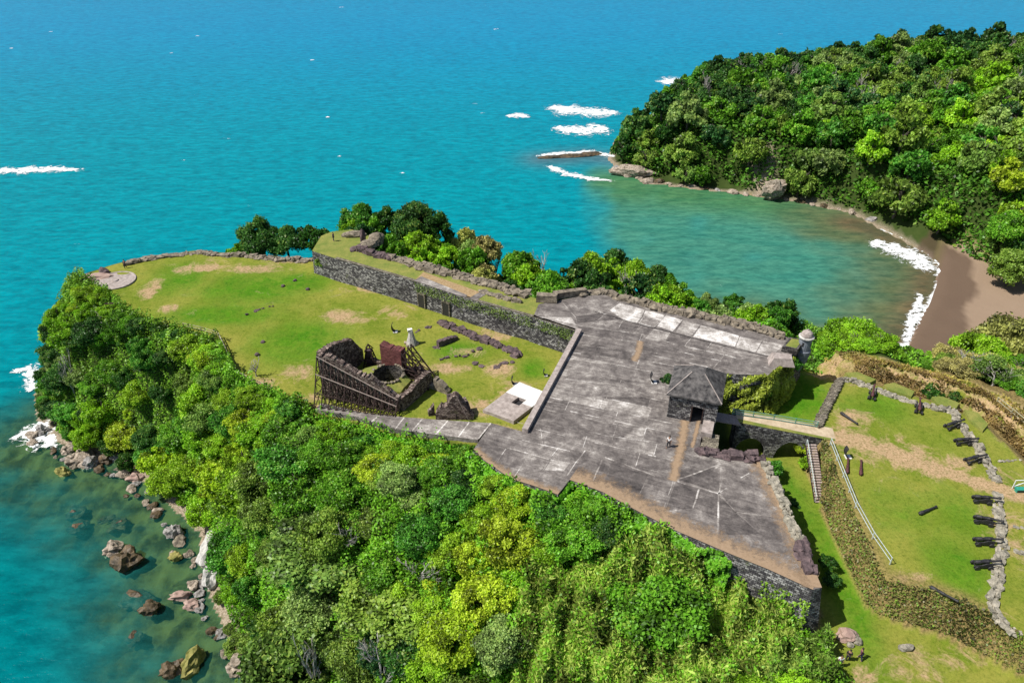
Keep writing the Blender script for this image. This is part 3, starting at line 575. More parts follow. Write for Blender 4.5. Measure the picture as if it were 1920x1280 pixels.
J = [([(610, 192), (960, 240), (1130, 295), (1380, 345), (1600, 415)], .2), ([(600, 235), (930, 280), (1350, 375)], .16), ([(590, 285), (900, 325), (1280, 405)], .16), ([(580, 330), (880, 370), (1100, 420)], .16), ([(560, 360), (1000, 430)], .2),
     ([(500, 460), (800, 500), (1070, 560)], .12), ([(440, 580), (800, 640), (1070, 660)], .1), ([(430, 620), (900, 720), (1120, 750)], .14), ([(480, 690), (760, 760), (1000, 790)], .1),
     ([(245, 820), (470, 880), (570, 900)], .3), ([(650, 830), (1010, 965)], .3), ([(245, 820), (200, 890)], .14), ([(340, 890), (285, 970)], .12), ([(510, 820), (430, 940)], .16), ([(650, 830), (560, 960)], .2), ([(740, 880), (690, 990)], .3),
     ([(975, 960), (930, 1060)], .2), ([(1105, 990), (1050, 1140)], .1), ([(1345, 905), (1110, 990), (1335, 1055), (1370, 920)], .26), ([(1335, 1055), (1330, 1270)], .26), ([(1335, 1055), (1490, 950)], .22), ([(1335, 1055), (1430, 1155), (1560, 1270)], .2), ([(1235, 1035), (1205, 1130)], .24),
     ([(1420, 1150), (1640, 1175)], .2), ([(600, 150), (740, 130), (850, 175)], .12), ([(720, 60), (740, 130)], .12), ([(540, 80), (600, 150), (610, 190)], .2), ([(740, 145), (680, 190)], .14), ([(845, 165), (820, 210)], .12), ([(950, 150), (910, 225)], .14),
     ([(1240, 200), (1160, 300)], .14), ([(1440, 250), (1420, 300)], .1), ([(1300, 280), (1265, 330)], .14), ([(940, 240), (900, 370)], .1), ([(1370, 340), (1310, 410)], .2), ([(820, 690), (790, 780)], .1), ([(690, 120), (1000, 205)], .12), ([(300, 690), (420, 720), (430, 800)], .08), ([(660, 760), (640, 820)], .1)]
for ln, wd in J:
    L = [Vector(p) for p in plan(z4(ln), 0)]; L2 = []
    for p in resample([Vector((*p, 0)) for p in L], 1.2): L2.append((p.x+random.uniform(-.05, .05), p.y+random.uniform(-.05, .05)))
    for k in range(len(L2)-1):
        if random.random() < 0.88: strip(jl, L2[k:k+2], wd*random.uniform(0.35, .7)+.02, 0.018, random.uniform(0.5, 0.8))
strip(pv, plan(z4([(700, 122), (860, 168), (1000, 204), (1200, 256), (1590, 352)]), 0), 0.22, 0.022, 0.05); child_world(pv, 'paving', 'paving', fort)
DG = []
for ln, wd in (([(1163, 680), (1150, 780), (1120, 900), (1100, 990)], 1.2), ([(935, 272), (925, 330), (900, 375)], 1.0), ([(1235, 680), (1200, 820)], .5)):
    Lg = [Vector(q) for q in plan(z4(ln), 0)]
    for sg in (-1, 1):
        oL = [];
        for a_, q in enumerate(Lg): oL.append((q.x+sg*.0, q.y))
        DG.append((oL if sg > 0 else oL[::-1], wd*.75))
# soil along the lower edges
def edge_dirt(line, wd, z, parent, name='soil_edge'):
    L = resample([Vector((*p, z)) for p in line], .8); v = []; e = []; n = len(L)
    for i, p in enumerate(L):
        d = (L[min(i+1, n-1)]-L[max(i-1, 0)]).normalized(); nn = Vector((-d.y, d.x, 0))
        for k, u in enumerate((0, .35, .7, 1)):
            q = p+nn*u*wd; v.append((q.x, q.y, z)); e.append(1-u)
    f = [(i*4+k, (i+1)*4+k, (i+1)*4+k+1, i*4+k+1) for i in range(n-1) for k in range(3)]
    me = bpy.data.meshes.new(name); me.from_pydata(v, [], f); me.materials.append(MAT['dirt_edge']); me.attributes.new('edge', 'FLOAT', 'POINT').data.foreach_set('value', np.array(e, 'f'))
    o = link(name, me); bpy_par(o, parent); return o
for oL, wd in DG: edge_dirt(oL, wd, 0.026+.001*DG.index((oL, wd)), fort, 'dry_grass')
edge_dirt(DECK[5:12], 3.2, 0.030, fort); edge_dirt(DECK[12:17], 2.6, 0.034, fort); edge_dirt(DECK[0:5], 1.2, 0.030, fort)
# raised kerb beside the lawn
kb = MB(); a, b_ = [Vector((*p, 0)) for p in plan([(1081, 623), (980, 808)], 0)]; d = (b_-a).normalized(); nn = Vector((-d.y, d.x, 0))
mid = (a+b_)/2-nn*0.0; kb.box(mid+Vector((0, 0, .3))+nn*0.35*(-1 if nn.x < 0 else 1), ((b_-a).length+.4, .75, .64), math.atan2(d.y, d.x)); child_world(kb, 'parapet_kerb', 'slab_grey', fort)
def rubble(mb, line, wd, ht, seed=0, step=.5, drop=0, sx=.42):
    L = resample([Vector(p) for p in line], step)
    for i, p in enumerate(L):
        if random.random() < drop: continue
        hv = ht*(0.65+0.5*mnoise.noise(Vector((p.x*.35, p.y*.35, seed))))+0.05
        d = (L[min(i+1, len(L)-1)]-L[max(i-1, 0)]); an = math.atan2(d.y, d.x); nn = Vector((-math.sin(an), math.cos(an), 0))
        for k in range(max(1, round(wd/.55))):
            off = (k-(max(1, round(wd/.55))-1)/2)*.5+random.uniform(-.12, .12)
            hk = hv*random.uniform(.75, 1.1)
            hk *= random.choice((.45, .8, 1, 1, 1.25)); sz = sx*random.choice((.6, .9, 1, 1.3, 1.7))
            if random.random() < .45: mb.box(p+nn*off+Vector((0, 0, hk*.4)), (sz*2, sz*1.5, hk*1.1), an+random.uniform(-.3, .3), .1*sz/.4)
            else: mb.rock(p+nn*off+Vector((0, 0, hk*.3)), (sz*1.2, sz, hk*.75), random.random()*99, 1, 2, .7, an)
def thing_mesh(mb, name, mat, label, cat, group=None, smooth=False):
    c = Vector((sum(v[0] for v in mb.v)/len(mb.v), sum(v[1] for v in mb.v)/len(mb.v), min(v[2] for v in mb.v)))
    mb.v = [(x-c.x, y-c.y, z-c.z) for x, y, z in mb.v]; o = mb.build(name, mat, None, smooth); o.location = c; return tag(o, label, cat, group)
mb = MB(); L = [P(x, y, 0) for x, y in [(1085, 553), (1110, 549), (1135, 549), (1165, 560), (1200, 567)]]; rubble(mb, L, 1.2, .9)
thing_mesh(mb, 'ruined_parapet', 'rubble', 'low heaped stone parapet behind the top corner of the white paving', 'parapet')
mb = MB(); L = [P(x, y, 0) for x, y in [(1205, 570), (1247, 580), (1360, 603), (1420, 617), (1466, 631)]]; rubble(mb, L, 1.5, 1.1)
thing_mesh(mb, 'ruined_parapet', 'rubble', 'long brown crumbling parapet behind the white paving, ending near the sentry box', 'parapet')
mb = MB(); L = [P(x, y, 0) for x, y in [(1318, 846), (1350, 852), (1390, 857), (1430, 864)]]; rubble(mb, L, 1.1, .9)
thing_mesh(mb, 'ruined_parapet', 'rubble_dark', 'dark red rubble parapet just below the arched bridge', 'parapet')
mb = MB(); L = [P(x, y, 0) for x, y in [(1436, 872), (1462, 930), (1486, 986), (1502, 1020)]]; rubble(mb, L, 1.1, .5, sx=.32); 
thing_mesh(mb, 'ruined_parapet', 'rubble_pale', 'pale weathered parapet along the ditch side of the pointed bastion', 'parapet')
mb = MB(); L = [P(x, y, 0) for x, y in [(1500, 1022), (1512, 1050), (1519, 1068)]]; rubble(mb, L, 1.2, .8)
thing_mesh(mb, 'rubble_heap', 'rubble_dark', 'dark stone heap near the tip of the pointed bastion', 'rubble')
# merlon blocks near garita
gb = MB(); c = P(1462, 678, 0); gb.box(c+Vector((0.1, -.2, .55)), (3.6, 1.9, 1.1), -.12, .12, taper=.72); thing_mesh(gb, 'stone_merlon', 'slab_grey', 'sloping pale stone block at the terrace corner above the overgrown wall', 'stone block')
gb = MB(); q = plan([(1467, 649), (1482, 632), (1510, 636), (1496, 655)], .9)
gb.loft([(*p, .9) for p in q], [(*p, -.05) for p in offset(q, .05)]); top = MB(); top.poly([(*p, .905) for p in offset(q, -.3)]); gb.poly([(*p, .9) for p in q])
o = thing_mesh(gb, 'gun_bastion', 'dark_stone', 'small grass topped stone block beside the sentry box', 'stone block')
tp = top.build('turf_top', 'turf'); tp.parent = o; tp.matrix_parent_inverse = Matrix.Translation(o.location).inverted()
mb = MB(); q = plan([(1340, 702), (1375, 697), (1440, 704), (1478, 668)], 0)
# sentry box
g0 = P(1507, 652, 0)-Vector((0, 0, 0)); gar = empty('sentry_box', g0, 'round domed grey sentry box on the far right corner of the terrace', 'sentry box'); gar.scale = (.85, .85, .9)
m1 = MB(); m1.lathe([(0.3, -4.5), (1.0, -2.2), (1.25, -.6), (1.25, -.3), (1.05, -.2), (1.05, 2.0)], 20); m1.build('turret', 'plaster_blue', gar, False)
m1 = MB(); m1.lathe([(1.05, 2.0), (1.3, 2.1), (1.3, 2.25), (1.1, 2.35)], 20); m1.build('cornice', 'plaster', gar)
m1 = MB(); m1.lathe([(1.0, 2.4), (1.0, 2.55), (.85, 2.95), (.5, 3.25), (.12, 3.38), (.12, 3.55), (.03, 3.6)], 20); m1.build('dome', 'slab_grey', gar)
for k in range(4):
    a = k*math.pi/2+.9; m1 = MB(); m1.box((1.03*math.cos(a), 1.03*math.sin(a), 1.1), (.1, .28, .7), a); m1.build('loophole', 'iron_shade_black', gar)  # solid black block, painted shade of the slit
# ------------------------------------------------------------------ rampart
rp = empty('rampart', P(800, 520, 0), 'long stone rampart wall with grass top dividing lawn from sea', 'rampart')
mb = MB(); rb = offset(RAMP, .35); mb.loft([(*p, -.03) for p in RAMP], [(*p, -7) for p in rb]); child_world(mb, 'retaining_wall', 'wall_stone', rp)
mb = MB(); mb.poly([(*p, -.03) for p in RAMP]); child_world(mb, 'turf_top', 'turf', rp)
mb = MB(); mb.poly([(*p, 0.0) for p in plan([(778, 525), (794, 510), (905, 549), (890, 561)], 0)], .5); child_world(mb, 'earth_patch', 'dry_grass_strip', rp)
mb = MB(); mb.poly([(*p, 0.01) for p in plan([(776, 526), (790, 518), (876, 553), (872, 558)], 0)], .55); child_world(mb, 'paving', 'paving', rp)
mb = MB(); mb.poly([(*p, 0.01) for p in plan([(877, 560), (900, 547), (912, 551), (893, 563)], 0)], .5); child_world(mb, 'paving', 'paving', rp)
mb = MB(); strip(mb, offset(RAMP, -.3)[1:6], .6, .0, .5); child_world(mb, 'coping', 'dry_stone', rp)
for px, pyb, pyt in ((791, 582, 558), (837, 597, 573)):      # doorways: black block painted as the opening's shade, with stone surround
    wl = Vector(RAMP[2]); wr = Vector(RAMP[4]) if px > 790 else wl
    e0 = Vector(rb[1]); e1 = Vector(rb[5]); best = None
    for k in range(400):
        p = Vector((*rb[1+0], 0)).lerp(Vector((*rb[5], 0)), k/399)
    pts = resample([Vector((*q, LAWN)) for q in rb[1:6]], .15); p = min(pts, key=lambda p: abs(PX(p)[0]-px)); i = pts.index(p); d = (pts[i+1]-pts[i-1]).normalized(); an = math.atan2(d.y, d.x); nn = Vector((d.y, -d.x, 0))
    ctr = p-nn*.22
    m1 = MB(); m1.box(ctr+nn*.14+Vector((0, 0, 1.25)), (1.25, .3, 2.5), an); child_world(m1, 'doorway', 'iron_shade_black', rp)
    m1 = MB()
    for s in (-1, 1): m1.box(ctr+d*s*.72+nn*.16+Vector((0, 0, 1.25)), (.18, .36, 2.5), an)
    m1.box(ctr+nn*.16+Vector((0, 0, 2.6)), (1.62, .38, .2), an); child_world(m1, 'door_surround', 'dry_stone', rp)
mb = MB(); rubble(mb, [P(x, y, 0) for x, y in [(667, 467), (680, 471), (697, 477), (732, 485)]], 1.0, 1.1); thing_mesh(mb, 'ruined_parapet', 'rubble_dark', 'short brown parapet below the boulders at the left end of the rampart', 'parapet')
mb = MB(); rubble(mb, [P(x, y, 0) for x, y in [(736, 484), (789, 501), (860, 518), (930, 537), (985, 553)]], 1.6, .9); thing_mesh(mb, 'ruined_parapet', 'rubble', 'long crumbling earth and stone parapet along the seaward side of the rampart', 'parapet')
mb = MB(); rubble(mb, [P(x, y, 0) for x, y in [(905, 548), (945, 559), (975, 568)]], .8, .5); thing_mesh(mb, 'ruined_parapet', 'rubble', 'low stone row inside the rampart parapet beside the grass strip', 'parapet')
mb = MB(); mb.box(P(1025, 564, 0)+Vector((0, 0, .6)), (3.2, 1.3, 1.2), -.1, .15); mb.box(P(1069, 555, 0)+Vector((0, 0, .55)), (5.6, 1.0, 1.1), .25, .15); thing_mesh(mb, 'stone_merlon', 'rubble', 'pair of squared stone blocks at the junction of rampart and terrace', 'stone block')
for px, py, r, s in ((664, 442, (2.2, .9, .7), 1), (694, 460, (1.9, 1.1, .8), 2), (706, 452, (1.5, 1.2, 1.3), 3), (681, 452, (.5, .5, 2.0), 4)):
    mb = MB(); mb.rock(P(px, py, 0)+Vector((0, 0, .3)), r, s*7, 1, 3, .3, .2*s)
    thing_mesh(mb, 'boulder', 'rubble' if s < 4 else 'rubble_dark', ['flat weathered boulder at the far left end of the rampart', 'wide layered brown boulder below the dark tree on the rampart', 'tall rounded boulder against the dark tree on the rampart', 'thin upright dark stone between the rampart boulders'][s-1], 'boulder')
# ------------------------------------------------------------------ walkway along the cliff
mb = MB(); q = plan(WALKPX, LAWN+.35); mb.poly([(*p, LAWN+.35) for p in q], .56); mb.loft([(*p, LAWN+.35) for p in q], [(*p, LAWN-3) for p in offset(q, .2)])
for i, (x0, y0, x1, y1) in enumerate([(758, 782, 741, 804), (792, 785, 772, 808), (840, 788, 817, 814), (880, 791, 860, 818), (712, 778, 696, 790), (920, 793, 897, 822)]): strip(mb, plan([(x0, y0), (x1, y1)], LAWN+.35), .18, LAWN+.356, .8)
walk = mb.build('walkway', 'paving'); walk['kind'] = 'structure'
# ------------------------------------------------------------------ gatehouse
A = P(1250, 781, 0); B = P(1340, 799, 0); d = (B-A).normalized(); n = Vector((-d.y, d.x, 0)); Wd = (B-A).length; Dp = 6.0; an = math.atan2(d.y, d.x); hE = 3.7
gh = empty('gatehouse', A, 'small dark stone gatehouse with pyramid roof at the terrace end of the bridge', 'gatehouse', rz=an)
def lb(mb, x0, x1, y0, y1, z0, z1, **k): return mb.box(((x0+x1)/2, (y0+y1)/2, (z0+z1)/2), (x1-x0, y1-y0, z1-z0), **k)
mb = MB(); dx0, dx1 = Wd*.5, Wd*.5+1.25
lb(mb, 0, dx0, 0, .7, -.1, hE); lb(mb, dx1, Wd, 0, .7, -7, hE); lb(mb, dx0, dx1, 0, .7, 2.35, hE)
mb.build('front_wall', 'wall_stone', gh)
mb = MB(); lb(mb, 0, .7, .7, Dp, -.1, hE); mb.build('side_wall', 'wall_stone', gh)
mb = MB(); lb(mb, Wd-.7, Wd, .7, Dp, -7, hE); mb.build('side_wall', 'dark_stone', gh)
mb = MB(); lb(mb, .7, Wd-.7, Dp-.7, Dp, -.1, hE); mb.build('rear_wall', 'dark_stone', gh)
mb = MB(); r0 = [(-.35, -.35), (Wd+.35, -.35), (Wd+.35, Dp+.35), (-.35, Dp+.35)]; r1 = [(Wd*.36, Dp*.42), (Wd*.62, Dp*.42), (Wd*.62, Dp*.68), (Wd*.36, Dp*.68)]
mb.loft([(*p, hE+2.1) for p in r1], [(*p, hE+.12) for p in r0]); mb.poly([(*p, hE+2.1) for p in r1]); mb.loft([(*p, hE+.12) for p in r0], [(*p, hE-.1) for p in r0]); mb.build('roof', 'roof_cement', gh)
mb = MB()
for a_, b_ in zip(r0, r1): mb.bar((*a_, hE+.14), (*b_, hE+2.12), .1)
mb.build('ridge', 'slab_grey', gh)
mb = MB(); lb(mb, dx0-.16, dx0, -.1, .25, 0, 2.4); mb.build('door_post', 'timber_dark', gh)
mb = MB(); lb(mb, dx1, dx1+.12, -.08, .2, 0, 2.4); mb.build('door_post', 'timber_dark', gh)
mb = MB(); lb(mb, Wd*.2, Wd*.2+.5, -.05, .1, 2.2, 2.8); mb.build('niche', 'iron_shade_black', gh)  # black block in place of a hollow, its shade painted on
mb = MB(); lb(mb, dx1+.3, Wd-.1, -2.6, -.02, -.9, .75, jit=.06); thing = mb.build('annex_block', 'slab_grey', gh)
mb = MB(); q = P(1330, 828, 0); mb.box(q+Vector((.2, 0, -3.2)), (2.4, 3.4, 6.8), an, .2, taper=.8); thing_mesh(mb, 'wall_buttress', 'dry_stone', 'ochre stained stone buttress below the gatehouse annex', 'buttress')
# ------------------------------------------------------------------ bridge
zb0, zb1 = -1.2, -2.45
b0 = P(1382, 791, zb0); b1 = P(1540, 822, zb1); d = (b1-b0); L = d.length; an = math.atan2(d.y, d.x); wB = 2.9
br = empty('arched_bridge', (b0.x, b0.y, DITCH-.6), 'sand topped stone footbridge with two dark arches over the ditch', 'bridge', rz=an)
nx = 60; arches = [(2.3, 1.95), (7.4, 1.95)]; hb = DITCH-.6
def sofz(x):
    for cx, r in arches:
        if abs(x-cx) < r: return 0.6+math.sqrt(max(0, 1-((x-cx)/r)**2))*2.9
    return 0
def topz(x): return (zb0+(zb1-zb0)*x/L)-hb
mb = MB(); X_ = sorted(set(list(np.linspace(0, L, nx))+[c+s*r*1.0001 for c, r in arches for s in (-1, 1)]+[c+s*r*.9999 for c, r in arches for s in (-1, 1)]))
for x0, x1 in zip(X_[:-1], X_[1:]):
    s0, s1, t0, t1 = sofz(x0), sofz(x1), topz(x0), topz(x1)
    vs = [(x0, 0, s0), (x1, 0, s1), (x1, 0, t1), (x0, 0, t0), (x0, wB, s0), (x1, wB, s1), (x1, wB, t1), (x0, wB, t0)]
    mb.add(vs, [(0, 1, 2, 3), (5, 4, 7, 6), (4, 5, 1, 0)])
mb.add([(0, 0, 0), (0, wB, 0), (0, wB, topz(0)), (0, 0, topz(0))], [(3, 2, 1, 0)])
mb.build('arcade_wall', 'wall_stone', br)
mb = MB(); mb.add([(0, 0, topz(0)), (L+2, 0, topz(L+2)+.05), (L+2, wB, topz(L+2)+.05), (0, wB, topz(0))], [(0, 1, 2, 3)]); mb.build('roadway', 'turf', br)
mb = MB(); mb.add([(0, .75, topz(0)+.006), (L+2, .4, topz(L+2)+.06), (L+2, wB-.3, topz(L+2)+.06), (0, wB-.5, topz(0)+.006)], [(0, 1, 2, 3)]); mb.build('sand_path', 'path_sand', br)
pb = MB(); p0 = P(1338, 781, -.3); p1 = P(1384, 789, zb0)
pr = MB(); dd_ = (p1-p0); a2 = math.atan2(dd_.y, dd_.x)
for k in range(12): pr.box(p0.lerp(p1, (k+.5)/12)+Vector((0, 0, .05)), (dd_.length/12-.04, 2.0, .1), a2)
thing_mesh(pr, 'plank_bridge', 'timber_pale', 'short plank span in shadow between gatehouse and arched bridge', 'footbridge')
# ------------------------------------------------------------------ fences
def fence(name, pts, z, hgt, rails, step, mat, label, r=.05, cat='fence', ground=False):
    L = resample([P(*p, z) if len(p) == 2 else P(p[0], p[1], p[2]) for p in pts], step)
    if ground:
        for p in L: p.z = H1(p.x, p.y)
    f = empty(name, L[0], label, cat)
    for p in L: m1 = MB(); m1.box(p-L[0]+Vector((0, 0, hgt/2)), (r*2.2, r*2.2, hgt)); m1.build('post', mat, f)
    for k in range(rails):
        m1 = MB()
        for a, b in zip(L[:-1], L[1:]):
            zz = Vector((0, 0, hgt*(k+1)/rails-.06)); m1.bar(a-L[0]+zz, b-L[0]+zz, r*1.5)
        m1.build('rail', mat, f)
    return f
fence('rail_fence', [(1556, 834), (1580, 895), (1603, 952), (1635, 1010), (1668, 1058)], PLAT, 1.1, 2, 2.4, 'rail_white', 'long pale rail fence along the edge of the cannon platform', .038)
fence('bridge_railing', [(1373, 778, zb0), (1450, 789, -1.9), (1531, 802, zb1)], 0, 1.05, 3, 1.9, 'rail_green', 'green railing on the far side of the arched bridge', .045, 'railing')
fence('rail_fence', [(412, 634), (425, 662), (436, 690), (448, 706)], LAWN, 1.0, 2, 2.0, 'wood_rail', 'pale wooden fence along the left cliff edge of the lawn', .07)
fence('rail_fence', [(449, 707), (480, 722), (512, 736)], LAWN, 1.0, 2, 2.0, 'wood_rail', 'pale wooden fence turning towards the stone walkway', .07)
fence('rail_fence', [(345, 614), (378, 621), (410, 631)], LAWN, .9, 2, 2.0, 'wood_rail', 'pale wooden fence behind the dark shrubs at the left lawn edge', .05)
fence('rail_fence', [(1868, 755), (1895, 777), (1930, 806)], -3.4, 1.0, 2, 2.4, 'wood_rail', 'thin pale fence on the grass bank at the right edge', .05)
mb = MB(); L = [P(x, y, PLAT+.1) for x, y in [(1576, 714), (1562, 742), (1545, 776), (1535, 800)]]
for p in resample(L, .4): mb.box(p+Vector((0, 0, .12)), (.7, .9, .5), -1.1+random.uniform(-.1, .1), .1)
for p in resample(L, .9): mb.box(p+Vector((-.35, 0, -2)), (.5, 1.2, 4.2), -1.1, .08)
thing_mesh(mb, 'coping_wall', 'dry_stone', 'mossy pale stone coping wall between the shaded ditch and the cannon platform', 'wall')
# ------------------------------------------------------------------ stairs down into the ditch
st = empty('staircase', P(1536, 942, DITCH), 'narrow wooden staircase with pale treads down into the grassy ditch', 'staircase')
s0 = P(1521, 834, -2.6); s1 = P(1538, 940, DITCH+.2); NS = 22; dh_ = Vector((s1.x-s0.x, s1.y-s0.y, 0)).normalized(); sd = Vector((-dh_.y, dh_.x, 0)); sa = math.atan2(dh_.y, dh_.x)
for k in range(NS):
    p = s0.lerp(s1, k/(NS-1)); m1 = MB(); m1.box(p-st.location, (.28, 1.25, .09), sa); m1.build('tread', 'timber_pale', st)
for s in (-1, 1):
    m1 = MB(); m1.bar(s0-st.location+sd*.66*s-Vector((0, 0, .1)), s1-st.location+sd*.66*s-Vector((0, 0, .1)), .08, .25); m1.build('stringer', 'timber_dark', st)
m1 = MB(); hr = Vector((0, 0, .9)); sgn = -1 if sd.x > 0 else 1
m1.bar(s0-st.location+sd*.66*sgn+hr, s1-st.location+sd*.66*sgn+hr, .07)
for k in range(7): p = s0.lerp(s1, k/6)-st.location+sd*.66*sgn; m1.bar(p, p+hr, .06)
m1.build('handrail', 'rail_white', st)
# ------------------------------------------------------------------ cannon
def lathe_x(mb, prof, n=14, tilt=0, z=0):
    R = Matrix.Translation((0, 0, z))@Matrix.Rotation(math.pi/2-tilt, 4, 'Y'); mb.lathe(prof, n, R)
BAR = [(.03, -.18), (.08, -.14), (.06, -.05), (.2, 0), (.26, .05), (.25, .5), (.27, .55), (.22, .62), (.2, 1.4), (.22, 1.45), (.16, 1.55), (.13, 2.7), (.18, 2.85), (.19, 2.95), (.15, 3.0)]
def make_cannon(mat, mat2, label, group):
    c = empty('cannon', (0, 0, 0), label, 'cannon', group); m1 = MB(); lathe_x(m1, [(r, z-1.1) for r, z in BAR], 14, math.radians(4), .95); m1.build('barrel', mat, c, True)
    for s in (-1, 1):
        m1 = MB(); m1.add([(x, s*.36+w_, z) for w_ in (-.06, .06) for x, z in ((-1.3, .25), (.9, .25), (.9, .95), (.1, .95), (-.4, .68), (-1.3, .5))],
                          [(0, 1, 2, 3, 4, 5), (11, 10, 9, 8, 7, 6)]+[(i, i+6, (i+1) % 6+6, (i+1) % 6) for i in range(6)]); m1.build('carriage_cheek', mat2, c)
        for x in (-.95, .6):
            m1 = MB(); m1.lathe([(.30, -.07), (.32, 0), (.30, .07)], 14, Matrix.Translation((x, s*.55, .3))@Matrix.Rotation(math.pi/2, 4, 'X')); m1.build('wheel', mat2, c)
    for x in (-.95, .6): m1 = MB(); m1.bar((x, -.6, .3), (x, .6, .3), .12); m1.build('axle', mat2, c)
    return c
GC = 'old cannons on carriages around the platform rim'
def aim(o, px, py, qx, qy, z=PLAT):
    a = P(px, py, z); b = P(qx, qy, z); o.location = (a+b)/2; o.rotation_euler = (0, 0, math.atan2(b.y-a.y, b.x-a.x)); o.scale = (.9, .82, .85)
SC = .86
c1 = make_cannon('iron_rust', 'iron_shade_black', 'rust red cannon left along the top rubble rim, nearest the coping wall', GC); aim(c1, 1632, 756, 1637, 730)
c2 = copy_tree(c1); c2['label'] = 'rust red cannon midway along the top rubble rim'; aim(c2, 1721, 783, 1722, 754)
c3 = make_cannon('iron_shade_black', 'iron_shade_black', 'black cannon at the bend of the rubble rim, slightly raised muzzle', GC); aim(c3, 1768, 806, 1802, 797)
for a, lab in (((1786, 832, 1826, 832), 'black cannon just below the bend of the rubble rim'), ((1802, 870, 1846, 862), 'black cannon beside the sandy path, above it'), ((1820, 938, 1864, 944), 'black cannon first below the sandy path'),
               ((1822, 975, 1868, 986), 'black cannon second below the sandy path'), ((1822, 1018, 1868, 1021), 'black cannon third below the sandy path'), ((1820, 1062, 1864, 1062), 'black cannon fourth and lowest below the sandy path')):
    c = copy_tree(c3); c['label'] = lab; aim(c, *a)
for px, py, qx, qy, mat, lab in ((1577, 777, 1604, 795, 'iron_shade_black', 'loose black gun barrel lying on the lawn near the coping wall'), (1726, 964, 1750, 954, 'iron_shade_black', 'short loose gun barrel lying in the middle of the lower lawn'),
                              (1757, 1110, 1778, 1121, 'iron_shade_black', 'loose gun barrel lying at the brink above the scrub bank'), (1613, 892, 1614, 867, 'iron_rust', 'reddish gun barrel standing upright beside the rail fence, right one'), (1588, 882, 1589, 870, 'iron_rust', 'short dark gun barrel standing behind the rail fence, left one')):
    m1 = MB(); lathe_x(m1, [(r, z-1.4) for r, z in BAR], 14); o = m1.build('gun_barrel', mat, None, True); aim(o, px, py, qx, qy); o.location.z = PLAT+.25; tag(o, lab, 'gun barrel', 'loose gun barrels on the cannon platform')
# rubble rim of the platform
RIM = [([(1580, 712), (1600, 716), (1632, 727)], 'pale rubble rim left of the first rust red cannon'), ([(1642, 731), (1680, 745), (1716, 755)], 'rubble rim between the two rust red cannons'), ([(1728, 758), (1760, 768), (1785, 770), (1795, 790)], 'rubble rim between the second rust red cannon and the bend'),
       ([(1803, 797), (1812, 812), (1822, 828)], 'rubble rim just below the bend'), ([(1830, 836), (1842, 856), (1858, 880), (1866, 900)], 'rubble rim running down to the sandy path'), ([(1872, 930), (1870, 955), (1876, 985)], 'rubble rim first below the sandy path'),
       ([(1876, 990), (1878, 1020), (1874, 1060), (1866, 1100)], 'rubble rim beside the lower cannons'), ([(1864, 1110), (1860, 1140), (1875, 1165), (1905, 1190)], 'rubble rim ending above the right scrub bank')]
for ln, lab in RIM:
    mb = MB(); rubble(mb, [P(x, y, PLAT) for x, y in ln], 1.05, .5, step=.36, sx=.25); thing_mesh(mb, 'low_rubble_wall', 'rubble_pale', lab, 'rubble wall', 'rubble rim of the cannon platform')
for i, (q, lab) in enumerate((([(1582, 703), (1604, 702), (1640, 716), (1628, 722), (1592, 712)], 'first'), ([(1655, 725), (1674, 722), (1712, 738), (1706, 748), (1664, 735)], 'second'), ([(1745, 748), (1765, 748), (1796, 760), (1790, 770), (1754, 762)], 'third'), ([(1806, 772), (1830, 778), (1850, 800), (1840, 812), (1815, 792)], 'fourth'))):
    mb = MB(); pl_ = plan([(x+3, y-5) for x, y in q], PLAT+.35); mb.poly([(*p, PLAT+.35) for p in pl_]); mb.loft([(*p, PLAT+.35) for p in pl_], [(*p, PLAT-2.5) for p in offset(pl_, .3)])
    thing_mesh(mb, 'earth_merlon', 'turf', f'{lab} grass topped earth merlon from the left behind the rubble rim', 'earthwork', 'grassy merlons')
for ln, lab in (([(1866, 866), (1890, 864), (1925, 860)], 'thin line of stones above the sandy path at the right edge'), ([(1882, 982), (1905, 988), (1930, 992)], 'line of pale stones behind the second lower cannon'), ([(1886, 1028), (1930, 1042)], 'line of stones behind the third lower cannon')):
    mb = MB(); rubble(mb, [P(x, y, PLAT) for x, y in ln], .5, .3, drop=.25, sx=.22); thing_mesh(mb, 'stone_row', 'rubble_pale', lab, 'stone row')
mb = MB(); c = P(1915, 921, PLAT); gb_ = empty('green_bench', c, 'small green painted box beside a white frame where the sandy path leaves the picture', 'bench')
m1 = MB(); m1.box((0, 0, .45), (1.6, .6, .1)); m1.build('seat', 'green_paint', gb_)
for s in (-.7, .7): m1 = MB(); m1.box((s, 0, .2), (.08, .5, .4)); m1.build('leg', 'green_paint', gb_)
m1 = MB(); m1.bar((-.8, .5, 0), (-.8, .5, 1.3), .08); m1.bar((.8, .5, 0), (.8, .5, 1.3), .08); m1.bar((-.8, .5, 1.3), (.8, .5, 1.3), .08); m1.bar((-.8, .5, .3), (.8, .5, 1.2), .08); m1.build('frame', 'white_paint', gb_)
